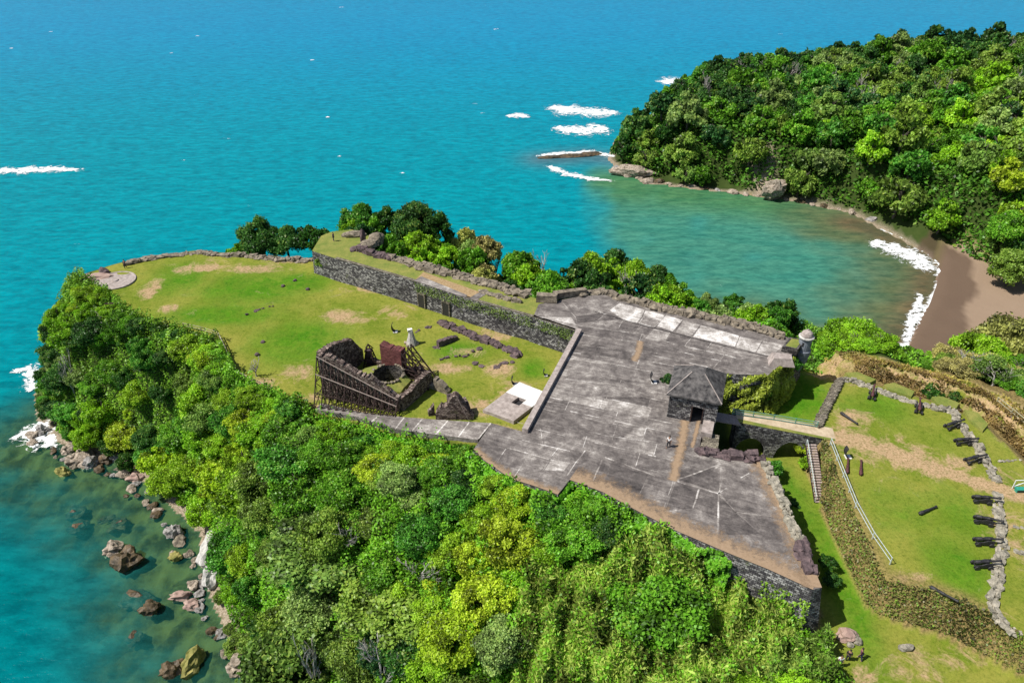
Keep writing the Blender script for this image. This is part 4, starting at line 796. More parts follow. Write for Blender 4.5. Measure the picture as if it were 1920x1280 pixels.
# ------------------------------------------------------------------ ruined building
def rwall(mb, a, b, zb, tops, th=.8, jit=.15, step=.6):
    a = Vector(a[:2]); b = Vector(b[:2]); d = (b-a); L = d.length; d.normalize(); n_ = Vector((-d.y, d.x)); N = max(2, int(L/step))
    for i in range(N):
        t0, t1 = i/N, (i+1)/N; hs = [np.interp(t, np.linspace(0, 1, len(tops)), tops)+random.uniform(-jit, jit) for t in (t0, t1)]
        vs = []
        for t, h in ((t0, hs[0]), (t1, hs[1])):
            p = a.lerp(b, t)
            for s in (-.5, .5): q = p+n_*th*s; vs += [(q.x, q.y, zb-.5), (q.x, q.y, h+random.uniform(-jit, jit)*.3)]
        mb.add(vs, [(0, 4, 5, 1), (2, 3, 7, 6), (1, 5, 7, 3), (0, 1, 3, 2), (4, 6, 7, 5)])
G = LAWN
rA = P(612, 742, G); rBq = P(752, 769, G); rC = P(806, 722, G); rD = P(678, 674, G)
ru = empty('ruined_building', rA, 'roofless ruined stone building propped by timber struts on the lawn', 'ruin')
zA = zat(rA.y, 661); zBt = zat(rBq.y, 744)
m1 = MB(); rwall(m1, rA, rBq, G, [zA-.1, zA-.3, zA-1.2, (zA*2+zBt)/3-.5, (zA+zBt)/2, (zA+2*zBt)/3-.5, zBt], .9, .22); child_world(m1, 'front_wall', 'ruin_stone', ru)
m1 = MB(); pk = rA.lerp(rD, .72); rwall(m1, rA, rD, G, [zA, zat(rA.lerp(rD, .3).y, 643), zat(rA.lerp(rD, .62).y, 632), zat(rA.lerp(rD, .8).y, 632), zat(rD.y, 652)-.2], .9); child_world(m1, 'side_wall', 'ruin_stone', ru)
m1 = MB(); rwall(m1, rBq, rC, G, [zBt, zBt-.2, G+2.8, G+2.6], .8); child_world(m1, 'side_wall', 'ruin_stone', ru)
rE = P(786, 707, G); m1 = MB(); rwall(m1, rC, rE, G, [G+1.6, G+1.9], .8); rwall(m1, rE, P(700, 684, G), G, [G+1.3, G+.9, G+1.2], .7); child_world(m1, 'rear_wall', 'ruin_stone', ru)
# inner earth vault with a round well
hc = P(727, 700, G+2.7); hr_ = 2.1; outer = [P(x, y, G+2.7).xy for x, y in [(660, 690), (700, 676), (745, 682), (772, 704), (752, 726), (728, 728), (690, 712), (655, 698)]]
m1 = MB(); K = 32; ring = []; outr = []
for k in range(K):
    a = 6.2832*k/K; dvec = Vector((math.cos(a), math.sin(a))); ring.append((hc.x+dvec.x*hr_, hc.y+dvec.y*hr_, G+2.7)); best = 2.5
    for t_ in np.arange(2.4, 9, .2):
        q = Vector((hc.x, hc.y))+dvec*t_
        if inpoly([tuple(o_) for o_ in outer], q.x, q.y): best = t_
    outr.append((hc.x+dvec.x*best, hc.y+dvec.y*best, G+1.9+.2*random.random()))
low = [(x, y, G-5) for x, y, z in ring]; skirt = [(x+(x-hc.x)*.12, y+(y-hc.y)*.12, G-.2) for x, y, z in outr]
m1.add(ring+outr+low+skirt, [(k, K+k, K+(k+1) % K, (k+1) % K) for k in range(K)]+[(K+k, 3*K+k, 3*K+(k+1) % K, K+(k+1) % K) for k in range(K)])
child_world(m1, 'earth_vault', 'turf', ru)
m1 = MB(); m1.add(ring+low, [((k+1) % K, K+(k+1) % K, K+k, k) for k in range(K)]); child_world(m1, 'well_shaft', 'dark_stone', ru)  # darker stone puts the pit's shade into the colour
m1 = MB(); m1.poly([(x, y, G-4.5) for x, y, z in ring]); child_world(m1, 'well_floor', 'iron_shade_black', ru)  # floor coloured black as the shade at the bottom of the pit
m1 = MB()
for k in range(K):
    x, y, z = ring[k]
    if random.random() < .8: m1.rock((x+(x-hc.x)*.1, y+(y-hc.y)*.1, z+.05), random.uniform(.2, .34), k, .6, 1)
child_world(m1, 'well_rim', 'rubble', ru)
q0 = P(722, 698, G); q1 = P(761, 709, G); zt = zat(q0.y, 643)
m1 = MB(); rwall(m1, q0, q1, G, [zt, zt-.2, zt-.1], 1.2); child_world(m1, 'brick_wall', 'red_brick', ru)
# timber frame east of the brick wall
tf = empty('timber_shoring', q1, 'dark timber lattice brace leaning on the red brick wall of the ruin', 'timber shoring')
dv = (q1-q0).normalized(); nv = Vector((-dv.y, dv.x, 0))
for s in (0, .9, 1.8, 2.7):
    m1 = MB(); a = dv*.4+nv*(s-1.2); top = a+Vector((0, 0, zt-G)); bt = a+dv*4.2; m1.bar(top, bt, .16); m1.bar(a, top, .14)
    for k in (.25, .5, .75): m1.bar(a.lerp(top, k), bt.lerp(top, k), .1); m1.bar(a.lerp(top, k), bt.lerp(top, max(0, k-.25)), .09)
    m1.build('trestle', 'timber_dark', tf)
for k in (.3, .6, .95): m1 = MB(); m1.bar(dv*.4+nv*-1.2+Vector((0, 0, (zt-G)*k))+dv*4.2*(1-k), dv*.4+nv*1.5+Vector((0, 0, (zt-G)*k))+dv*4.2*(1-k), .12); m1.build('ledger', 'timber_dark', tf)
# shoring tower
q = P(695, 684, G); tw = empty('shoring_tower', q, 'small pointed dark timber tower between the black gable wall and the brick wall', 'timber shoring'); m1 = MB(); ht_ = zat(q.y, 645)-G
for sx, sy in ((-1, -1), (1, -1), (1, 1), (-1, 1)): m1.bar((sx*.9, sy*.9, 0), (sx*.35, sy*.35, ht_*.75), .15); m1.bar((sx*.55, sy*.55, ht_*.72), (0, 0, ht_), .14)
m1.build('post', 'timber_dark', tw); m1 = MB()
for z_ in (.2, .45, .72):
    w_ = .9-.55*z_/.75
    for a, b in (((-w_, -w_), (w_, -w_)), ((w_, -w_), (w_, w_)), ((w_, w_), (-w_, w_)), ((-w_, w_), (-w_, -w_))): m1.bar((*a, ht_*z_), (*b, ht_*z_), .12)
m1.build('crosspiece', 'timber_dark', tw); m1 = MB(); m1.box((0, 0, ht_*.36), (1.0, 1.0, ht_*.7), 0, .1, taper=.6); m1.build('masonry_core', 'rubble_dark', tw)
# scaffold along the front wall
sc = empty('timber_scaffold', P(590, 748, G), 'row of dark timber trestles propping the front wall of the ruin', 'timber shoring')
dw = (rBq-rA).normalized(); nw = Vector((dw.y, -dw.x, 0)); Lw = (rBq-rA).length; NT = 12
def wt(t): return np.interp(t, [0, .33, .66, 1], [zA, (zA*2+zBt)/3, (zA+2*zBt)/3, zBt])+.1
for k in range(NT):
    t_ = k/(NT-1)*1.0; base = rA.lerp(rBq, t_)+nw*.62; hgt = wt(t_)-G; ot = .9+hgt*.27
    fb = base+nw*ot; fb.z = G; tp = Vector((base.x, base.y, wt(t_))); m1 = MB(); o_ = sc.location
    m1.bar(fb-o_, tp-o_, .12); m1.bar(base-o_, tp-o_, .1)
    N_ = 3 if hgt > 4 else 2
    for j in range(1, N_+1): f_ = j/(N_+1); m1.bar(base.lerp(tp, f_)-o_, fb.lerp(tp, f_)-o_, .09); m1.bar(base.lerp(tp, f_-1/(N_+1))-o_, fb.lerp(tp, f_)-o_, .08)
    if k < NT-1:
        t2 = (k+1)/(NT-1); b2 = rA.lerp(rBq, t2)+nw*.62; h2 = wt(t2)-G; f2 = b2+nw*(.9+h2*.27); f2.z = G; tp2 = Vector((b2.x, b2.y, wt(t2)))
        m1.bar(fb-o_, f2.lerp(tp2, .5)-o_, .08); m1.bar(f2-o_, fb.lerp(tp, .5)-o_, .08); m1.bar(fb.lerp(tp, .5)-o_, f2.lerp(tp2, .97)-o_, .08)
    m1.build('trestle', 'timber_dark', sc)
for f_, mt in ((.97, 'timber_pale'), (.66, 'timber_pale'), (.33, 'timber_dark')):
    m1 = MB(); prev = None
    for k in range(NT):
        t_ = k/(NT-1); base = rA.lerp(rBq, t_)+nw*.62; hgt = wt(t_)-G; fb = base+nw*(.9+hgt*.27); fb.z = G; tp = Vector((base.x, base.y, wt(t_))); p = fb.lerp(tp, f_)-sc.location+nw*.1
        if prev is not None: m1.bar(prev, p, .1)
        prev = p
    m1.build('ledger', mt, sc)
# fragments
def fragment(px0, py0, px1, py1, tops, th, mat, name, label, cat='ruin', z=G):
    m1 = MB(); a = P(px0, py0, z); b = P(px1, py1, z); rwall(m1, a, b, z, [zat(a.lerp(b, i/(len(tops)-1)).y, t_) for i, t_ in enumerate(tops)], th, .12, .4); return thing_mesh(m1, name, mat, label, cat)
fragment(818, 781, 889, 782, [772, 757, 762, 740, 738, 750, 766, 778], 1.2, 'ruin_stone', 'ruined_wall', 'jagged peaked ruin fragment beside the stone walkway')
fragment(868, 768, 880, 786, [745, 755, 778], .9, 'ruin_stone', 'ruined_wall', 'short broken return wall on the right of the peaked ruin fragment')
fragment(843, 752, 860, 786, [738, 748, 776], .8, 'rubble_dark', 'ruined_wall', 'dark inner spur wall of the peaked ruin fragment')
fragment(803, 778, 815, 776, [770, 757], .6, 'ruin_stone', 'ruined_wall', 'small black stone spike left of the peaked ruin fragment')
fragment(806, 724, 816, 728, [718, 722], .8, 'rubble_pale', 'ruined_wall', 'low wall stub joining the ruin and the leaning stone spike')
fragment(817, 728, 842, 737, [707, 716, 732], .9, 'rubble', 'ruined_wall', 'leaning pointed stone fragment right of the ruin')
fragment(821, 650, 857, 635, [640, 633, 629], .7, 'rubble_dark', 'ruined_wall', 'long black shaded wall fragment on the lawn below the second doorway')
m1 = MB()
for a, b, w_ in (((862, 772), (848, 748), .1), ((826, 780), (850, 752), .1), ((880, 784), (862, 740), .1)):
    p = P(*a, G)+Vector((0, -.6, 0)); q = P(*a, G); q.z = G; m1.bar(p, (P(b[0], a[1], G).x, P(b[0], a[1], G).y-.7, zat(P(b[0], a[1], G).y, b[1]+4)), w_)
thing_mesh(m1, 'wooden_prop', 'timber_pale', 'pale timber props leaning on the peaked ruin fragment', 'timber prop')
for ln, lab, hh_ in (([(826, 606), (845, 612), (860, 620), (878, 628), (900, 636), (925, 645), (943, 652)], 'long dark rubble row on the lawn parallel to the rampart', .7), ([(953, 655), (962, 660), (970, 666)], 'short dark rubble stub at the right end of the long row', .9)):
    m1 = MB(); rubble(m1, [P(x, y, G) for x, y in ln], 1.0, hh_); thing_mesh(m1, 'rubble_wall', 'rubble_dark', lab, 'rubble wall')
for ln, lab in (([(775, 625), (790, 618), (808, 612)], 'faint line of half buried stones behind the white monument'), ([(822, 676), (838, 670), (862, 668), (878, 665)], 'broken foundation stones below the black wall fragment'), ([(872, 668), (888, 660), (903, 651)], 'thin dark foundation line rising towards the rubble row'),
                ([(890, 682), (910, 688), (925, 692)], 'low foundation line on the lawn left of the bare patch'), ([(926, 692), (940, 682), (968, 678)], 'curving foundation stones near the bare patch'), ([(812, 648), (823, 655), (830, 660)], 'small stones beside the left end of the black wall fragment'),
                ([(463, 590), (480, 583), (500, 577), (530, 572)], 'low dark ledge of turf and stone in the middle of the green lawn'), ([(240, 494), (300, 482), (370, 475), (440, 480)], 'low stone wall along the far seaward edge of the lawn'), ([(445, 479), (520, 488), (583, 488)], 'low stone wall on the lawn edge left of the rampart')):
    m1 = MB(); big = 'along' in lab or 'left of the rampart' in lab; rubble(m1, [P(x, y, G) for x, y in ln], .9 if big else .4, .7 if big else .3, drop=.1 if big else .4, sx=.45 if big else .25); thing_mesh(m1, 'stone_row', 'rubble' if big else 'rubble_dark', lab, 'stone row')
# monument, signs
c = P(772, 645, G); mo = empty('monument', c, 'pale weathered stone monument with a white cap beside the brick wall', 'monument')
m1 = MB(); [m1.rock((math.cos(k)*.85, math.sin(k)*.7, .15), random.uniform(.25, .45), k*3, .8, 1, .5) for k in range(7)]; m1.build('stone_base', 'boulder_tan', mo); m1 = MB(); m1.lathe([(.95, 0), (.85, .5), (.62, 1.2), (.42, 2.0), (.34, 2.5)], 7); m1.build('shaft', 'monument', mo)
m1 = MB(); m1.box((-.1, 0, 2.65), (.75, .6, .35), .3, .05); m1.build('cap', 'slab_white', mo)
def fin(px, py, z, label, s=1.0):
    o = empty('information_sign', P(px, py, z), label, 'sign', 'dark curved information signs'); m1 = MB(); pts = [(math.sin(a)*-.7*s+.45*s, 0, (1-math.cos(a))*.95*s+.05) for a in np.linspace(0.2, 2.3, 9)]
    for a, b in zip(pts[:-1], pts[1:]): m1.bar(a, b, .75*s, .07)
    m1.build('panel', 'iron_shade_black', o); m1 = MB(); m1.box((.3*s, 0, .06), (.7*s, .8*s, .14)); m1.build('plinth', 'slab_white', o); return o
fin(738, 622, G, 'curved black sign on the lawn left of the white monument'); fin(1222, 717, 0, 'curved black sign on the paved terrace left of the gatehouse'); fin(962, 721, G, 'curved black sign standing behind the white slab of the cistern', .9)
fin(1585, 857, PLAT, 'curved black sign on the cannon platform near the top of the stairs'); fin(1021, 704, G, 'small black sign on the lawn beside the terrace kerb', .7)
# cistern slab
q = [(903, 769), (972, 715), (1012, 727), (961, 789)]; zc = G+.55; pq = plan([(905, 768), (974, 716), (1030, 738), (963, 789)], zc)
cs = empty('cistern_slab', P(960, 750, zc), 'flat concrete cistern cover with square black hatch beside the terrace kerb', 'cistern'); cc = [Vector((*p, zc)) for p in pq]
def bil(u, v): return cc[0].lerp(cc[3], u).lerp(cc[1].lerp(cc[2], u), v)
hx = (.42, .68, .42, .62)
m1 = MB(); gx = [0, hx[0], hx[1], 1]; gy = [0, hx[2], hx[3], 1]
for i in range(3):
    for j in range(3):
        if i == 1 and j == 1: continue
        m1.add([bil(gx[i], gy[j]), bil(gx[i+1], gy[j]), bil(gx[i+1], gy[j+1]), bil(gx[i], gy[j+1])], [(0, 1, 2, 3)])
m1.loft(cc, [(v.x, v.y, G-.4) for v in cc]); hq = [bil(gx[1], gy[1]), bil(gx[2], gy[1]), bil(gx[2], gy[2]), bil(gx[1], gy[2])]
m1.add(hq+[Vector((v.x, v.y, G+.05)) for v in hq], [(0, 1, 5, 4), (1, 2, 6, 5), (2, 3, 7, 6), (3, 0, 4, 7)]); child_world(m1, 'cover', 'slab_grey', cs)
m1 = MB(); m1.add([(v.x, v.y, G+.06) for v in hq], [(0, 1, 2, 3)]); child_world(m1, 'hatch', 'iron_shade_black', cs)
m1 = MB(); e = Vector((0, 0, .006)); m1.add([bil(.0, hx[3])+e, bil(1, hx[3])+e, bil(1, 1)+e, bil(0, 1)+e], [(0, 1, 2, 3)]); m1.add([bil(hx[1], .5)+e, bil(1, .5)+e, bil(1, hx[3])+e, bil(hx[1], hx[3])+e], [(0, 1, 2, 3)]); child_world(m1, 'new_concrete', 'slab_white', cs)
# round gun pad
c = P(216, 525, LAWN+.2); gp = empty('gun_pad', c, 'round concrete gun pad at the far left tip of the lawn', 'gun pad'); m1 = MB(); m1.lathe([(3.5, -1.5), (3.5, 0), (3.3, .02), (3.2, -.1), (.6, -.08), (.5, .1), (0.1, .12)], 40); m1.build('concrete_disc', 'slab_grey', gp)
for px, py, r, lab in ((180, 520, (2.6, 1.4, .6), 'flat pale rock slab left of the round gun pad'), (196, 513, (1.0, .9, 1.1), 'knobbly stone heap behind the round gun pad')):
    m1 = MB(); m1.rock(P(px, py, LAWN)+Vector((0, 0, .1)), r, px, 1, 2, .4); thing_mesh(m1, 'rock', 'boulder_pink' if px < 190 else 'rubble_dark', lab, 'rock')
for px, py, lab in ((493, 642, 'small dark stone on the lawn, upper of two'), (482, 665, 'small dark stone on the lawn, lower of two'), (577, 543, 'small dark stone on the lawn below the left end of the rampart'), (531, 537, 'tiny stone in the green part of the lawn'), (553, 527, 'tiny stone near the rampart corner')):
    m1 = MB(); m1.rock(P(px, py, LAWN)+Vector((0, 0, .1)), .38, px, .7, 2); thing_mesh(m1, 'stone', 'rubble_dark', lab, 'stone')
c = P(217, 571, LAWN); m1 = MB(); m1.box(c-c+Vector((0, 0, .45)), (2.6, .5, .12)); m1.box((-1, 0, .2), (.2, .4, .45)); m1.box((1, 0, .2), (.2, .4, .45)); o = m1.build('wooden_bench', 'timber_dark'); o.location = P(212, 573, LAWN); tag(o, 'dark low wooden bench at the left lawn edge among shrubs', 'bench')
# ------------------------------------------------------------------ rocks on shore
def rocks(lst, name='boulder', group=None, z=SEA):
    for px, py, rx, ry, mat, lab in lst:
        p = P(px, py, z+.2); s = (p-Vector((0, 0, CH))).length/F; a, b = rx*s*.42, ry*s*.5
        sub = 'submerged' in lab; hz = min(a, b)*(.55 if sub else .95); m1 = MB(); m1.rock((p.x, p.y, z+(-hz*.95-.05 if sub else hz*.25)), (a, b, hz), px*.37+py, 1, 3, .55, random.uniform(-.6, .6))
        o = thing_mesh(m1, name, mat, lab, 'boulder', group)
rocks([(116, 885, 32, 16, 'boulder_algae', 'yellow green algae covered rock alone in the water at the left shore'), (137, 864, 30, 22, 'boulder_tan', 'pale slanting boulder at the left shore behind the yellow green rock'), (158, 858, 40, 26, 'boulder_tan', 'large tan slab boulder at the left shore'), (171, 869, 26, 26, 'boulder_grey', 'grey rounded boulder beside the large tan slab'),
       (127, 843, 26, 20, 'boulder_tan', 'tan boulder at the foot of the trees on the left shore'), (218, 856, 34, 26, 'boulder_grey', 'grey broken boulder in the shoreline pile'), (200, 862, 26, 22, 'boulder_wet', 'dark wet boulder in the shoreline pile'), (253, 896, 32, 18, 'boulder_pink', 'flat pinkish rock at the end of the shoreline pile'), (234, 886, 24, 20, 'boulder_tan', 'tan rock at the end of the shoreline pile'), (268, 880, 26, 24, 'boulder_tan', 'pale rock under the yellow green shrubs'),
       (141, 953, 38, 28, 'boulder_wet', 'brown submerged rock, upper one of a pair left of centre'), (146, 980, 34, 26, 'boulder_wet', 'brown submerged rock, lower one of a pair left of centre'), (198, 968, 34, 16, 'boulder_wet', 'thin dark submerged rock right of the brown pair'), (221, 976, 36, 24, 'boulder_wet', 'brown submerged rock right of the thin dark one'),
       (325, 998, 32, 28, 'boulder_grey', 'round grey boulder standing in the shallows'), (212, 1031, 30, 28, 'boulder_tan', 'brown rock in the water, smaller neighbour of the largest rock'), (240, 1052, 48, 44, 'boulder_wet', 'largest dark wet rock in the middle of the cove water'), (338, 1117, 42, 18, 'boulder_pink', 'long pinkish rock in the shallows, upper of two'), (359, 1133, 34, 20, 'boulder_pink', 'short pinkish rock in the shallows, lower of two'),
       (253, 1115, 60, 36, 'boulder_wet', 'wide submerged dark rock above the pinkish pair'), (283, 1140, 40, 26, 'boulder_wet', 'dark rock just breaking the surface left of the pinkish pair'), (361, 1240, 36, 54, 'boulder_algae', 'tall yellow streaked rock standing at the bottom shore'), (456, 1247, 52, 40, 'boulder_tan', 'big cream boulder at the bottom shore under the trees'), (322, 1256, 40, 26, 'boulder_wet', 'dark wet rock left of the yellow streaked rock'),
       (329, 1044, 24, 18, 'boulder_algae', 'small green rock in the shallows'), (363, 1096, 24, 18, 'boulder_tan', 'small tan rock against the shore ledge'), (120, 1056, 18, 18, 'boulder_wet', 'pale submerged rock alone in the deep cove water'), (63, 816, 26, 14, 'boulder_tan', 'pale rock in the surf at the left edge'), (80, 808, 26, 18, 'boulder_grey', 'grey rock in the surf under the left trees'), (250, 1190, 30, 24, 'boulder_wet', 'submerged dark rock near the bottom of the cove'), (420, 1215, 26, 18, 'boulder_wet', 'small dark submerged rock beside the cream boulder')], group='boulders along the left shore')
for i in range(46):
    t_ = i/45; q = [(92, 835), (150, 862), (225, 880), (262, 905), (300, 955), (345, 1010), (372, 1060), (384, 1120), (420, 1185), (450, 1262)]; f_ = t_*(len(q)-1); k = min(len(q)-2, int(f_)); u_ = q[k][0]+(q[k+1][0]-q[k][0])*(f_-k)-abs(random.gauss(0, 16)); v_ = q[k][1]+(q[k+1][1]-q[k][1])*(f_-k)+random.gauss(0, 9)
    p = P(u_, v_, SEA); rr_ = random.uniform(.35, .95); m1 = MB(); m1.rock((p.x, p.y, SEA+rr_*.1), (rr_*1.2, rr_, rr_*.6), i*2.7, 1, 2, .55, random.random()*3)
    thing_mesh(m1, 'shore_rock', random.choice(['boulder_tan', 'boulder_grey', 'boulder_wet', 'rubble']), 'small broken rock among the many along the left waterline', 'rock', 'small rocks along the left waterline')
for px, py, rx, ry, lab in ((378, 1030, 36, 60, 'white rock ledge at the foot of the lower cliff'), (385, 1075, 30, 50, 'pale lower ledge below the white rock ledge'), (400, 1000, 36, 30, 'brown rock face above the white ledge')):
    p = P(px, py, SEA+1.2); m1 = MB(); s = .06; m1.rock((p.x+1.2, p.y, SEA+.8), (rx*s*.7, ry*s*.8, 1.8), px, 1, 3, .4); thing_mesh(m1, 'rock_ledge', 'plaster' if 'white' in lab else 'boulder_tan', lab, 'rock ledge', 'rock ledges at the left shore')
for px, py, rx, ry, lab in ((1075, 293, 60, 7, 'long flat dark reef slab off the headland tip'), (1030, 296, 40, 5, 'thin outer end of the flat reef'), (1110, 289, 34, 8, 'thicker inner part of the flat reef')):
    p = P(px, py, SEA); k = (p-Vector((0, 0, CH))).length/F; m1 = MB(); m1.rock((p.x, p.y, SEA), (rx*k*.6, ry*k*1.1, .8), px, 1, 3, .3, .1); thing_mesh(m1, 'reef_rock', 'boulder_wet', lab, 'reef', 'flat reef rocks')
HS = resample([P(x, y, SEA) for x, y in [(1158, 318), (1215, 343), (1300, 354), (1400, 366), (1500, 380), (1600, 402), (1640, 416)]], 3.4)
for i, p in enumerate(HS):
    m1 = MB(); r = random.uniform(.8, 1.9)*(1.5 if i < 5 else 1); m1.rock((p.x+random.uniform(-.4, .4), p.y+random.uniform(.3, 1.5), SEA+r*.1), (r, r*.7, r*.5), i*3.3, 1, 2, .45, random.random()*3); thing_mesh(m1, 'shore_boulder', random.choice(['boulder_tan', 'boulder_tan', 'boulder_grey', 'boulder_wet']), 'weathered boulder in the row along the foot of the wooded headland', 'boulder', 'boulders along the headland shore')
for px, py, rx, ry, lab in ((1588, 1194, 30, 22, 'large pinkish boulder in the grassy ditch beside the three visitors'), (1606, 1203, 14, 14, 'small mossy rock touching the large pinkish boulder'), (1593, 1211, 10, 8, 'tiny rock below the large pinkish boulder'), (1697, 1216, 22, 10, 'grey half buried stone in the grass near the scrub bank')):
    p = P(px, py, DITCH); k = (p-Vector((0, 0, CH))).length/F; m1 = MB(); m1.rock((p.x, p.y, DITCH+.25), (rx*k*.55, ry*k*.6, ry*k*.5), px, 1, 3, .3); thing_mesh(m1, 'boulder', 'boulder_pink' if 'pinkish b' in lab and 'large' in lab and 'below' not in lab and 'touching' not in lab else 'rubble_pale', lab, 'boulder')
p = P(1455, 335, -21); m1 = MB(); m1.rock((p.x, p.y+1, -25), (3.6, 2.6, 3.0), 5, 1, 3, .55); thing_mesh(m1, 'cliff_scar', 'boulder_tan', 'bare tan rock scar showing on the wooded headland above the bay', 'rock face')
p = P(1190, 325, -26); m1 = MB(); m1.rock((p.x, p.y+3, -26.5), (6.5, 2.2, 2.0), 8, 1, 3, .4, -.25); thing_mesh(m1, 'cliff_rock', 'boulder_tan', 'pale rock face at the water line of the headland tip', 'rock face')
# ------------------------------------------------------------------ people
def skinobj(name, nodes, edges, mat, parent, sub=1):
    me = bpy.data.meshes.new(name); me.from_pydata([n_[0] for n_ in nodes], edges, []); me.materials.append(MAT[mat]); o = link(name, me, parent)
    sk_ = o.modifiers.new('skin', 'SKIN'); sk_.use_smooth_shade = True
    for i, n_ in enumerate(nodes): me.skin_vertices[0].data[i].radius = (n_[1], n_[1]) if not isinstance(n_[1], tuple) else n_[1]
    me.skin_vertices[0].data[0].use_root = True
    if sub: s_ = o.modifiers.new('sub', 'SUBSURF'); s_.levels = s_.render_levels = sub
    return o
def person(px, py, z, rz, label, shirt, pants, stride=.12, armup=0.0, lean=0.0):
    o = empty('person', P(px, py, z), label, 'person', None, rz); L = lean
    J = {'pel': ((0, 0, .95), .13), 'wai': ((0, L*.3, 1.1), (.14, .1)), 'che': ((0, L*.6, 1.35), (.17, .11)), 'nec': ((0, L, 1.5), .055), 'hea': ((0, L+.01, 1.6), .085), 'cro': ((0, L+.01, 1.7), .09), 'top': ((0, L, 1.76), .06), 'nose': ((0, L+.11, 1.62), .018)}
    E = [('pel', 'wai'), ('wai', 'che'), ('che', 'nec'), ('nec', 'hea'), ('hea', 'cro'), ('cro', 'top'), ('hea', 'nose')]
    for s, n_ in ((-1, 'l'), (1, 'r')):
        f = stride*s; au = armup if s > 0 else 0
        J['hip'+n_] = ((s*.1, 0, .88), .095); J['kne'+n_] = ((s*.11, f*.6+.02, .5), .062); J['ank'+n_] = ((s*.12, f, .09), .042); J['toe'+n_] = ((s*.13, f+.17, .04), .04)
        J['sho'+n_] = ((s*.19, L, 1.42), .06); J['elb'+n_] = ((s*.26, L-.04+au*.15, 1.14+au*.1), .045); J['wri'+n_] = ((s*.27, L+.06+au*.3, .9+au*.45), .03); J['pal'+n_] = ((s*.27, L+.08+au*.34, .83+au*.5), .03)
        E += [('pel', 'hip'+n_), ('hip'+n_, 'kne'+n_), ('kne'+n_, 'ank'+n_), ('ank'+n_, 'toe'+n_), ('che', 'sho'+n_), ('sho'+n_, 'elb'+n_), ('elb'+n_, 'wri'+n_), ('wri'+n_, 'pal'+n_)]
        pw = Vector(J['pal'+n_][0])
        for q in range(4):
            k1 = n_+'f%d' % q; J[k1+'a'] = ((pw.x+.004*s, pw.y+.028*(1.5-q), pw.z-.05), .009); J[k1+'b'] = ((pw.x-.012*s, pw.y+.03*(1.5-q)+.008, pw.z-.09+.006*abs(q-1)), .008); E += [('pal'+n_, k1+'a'), (k1+'a', k1+'b')]
        J[n_+'t'] = ((pw.x-.02*s, pw.y+.06, pw.z-.03), .01); E.append(('pal'+n_, n_+'t'))
    ks = list(J); skinobj('body', [J[k] for k in ks], [(ks.index(a), ks.index(b)) for a, b in E], 'skin', o)
    def sub(names, edges, gr, nm, mt):
        nd_ = []
        for k in names: r = J[k][1]; nd_.append((J[k][0], tuple(x+gr for x in r) if isinstance(r, tuple) else r+gr))
        skinobj(nm, nd_, [(names.index(a), names.index(b)) for a, b in edges], mt, o)
    sub(['che', 'wai', 'pel', 'shol', 'shor', 'elbl', 'elbr'], [('che', 'wai'), ('wai', 'pel'), ('che', 'shol'), ('che', 'shor'), ('shol', 'elbl'), ('shor', 'elbr')], .022, 'shirt', shirt)
    sub(['pel', 'hipl', 'hipr', 'knel', 'kner', 'ankl', 'ankr'], [('pel', 'hipl'), ('pel', 'hipr'), ('hipl', 'knel'), ('hipr', 'kner'), ('knel', 'ankl'), ('kner', 'ankr')], .02, 'trousers', pants)
    m1 = MB(); m1.rock((0, L-.025, 1.72), (.105, .115, .1), 2, 1, 2, .1); m1.build('hair', 'hair', o, True)
    for s in (-1, 1): m1 = MB(); m1.rock((s*.035, L+.085, 1.66), .012, 1, 1, 1, 0); m1.build('eye', 'iron_shade_black', o)
    return o
person(1253, 838, 0, 2.6, 'person in a white top and black trousers walking on the paved terrace', 'cloth_white', 'cloth_black', .2)
person(1572, 1249, DITCH, 2.9, 'person in a white top, leftmost of the three in the ditch', 'cloth_white', 'cloth_black', .1, .6)
person(1588, 1238, DITCH, -.6, 'person in dark clothes standing in the middle of the three by the boulder', 'cloth_black', 'cloth_black', .08)
person(1612, 1236, DITCH, .8, 'person in a dark plum top, rightmost of the three by the boulder', 'cloth_plum', 'cloth_navy', .22, .3, .1)
person(626, 452, 0, 1.2, 'person in navy clothes at the far left end of the rampart top', 'cloth_navy', 'cloth_navy', .15, .2)
person(236, 503, LAWN, .4, 'person in dark clothes at the seaward wall near the round gun pad', 'cloth_navy', 'cloth_black', .2, .5, .15)
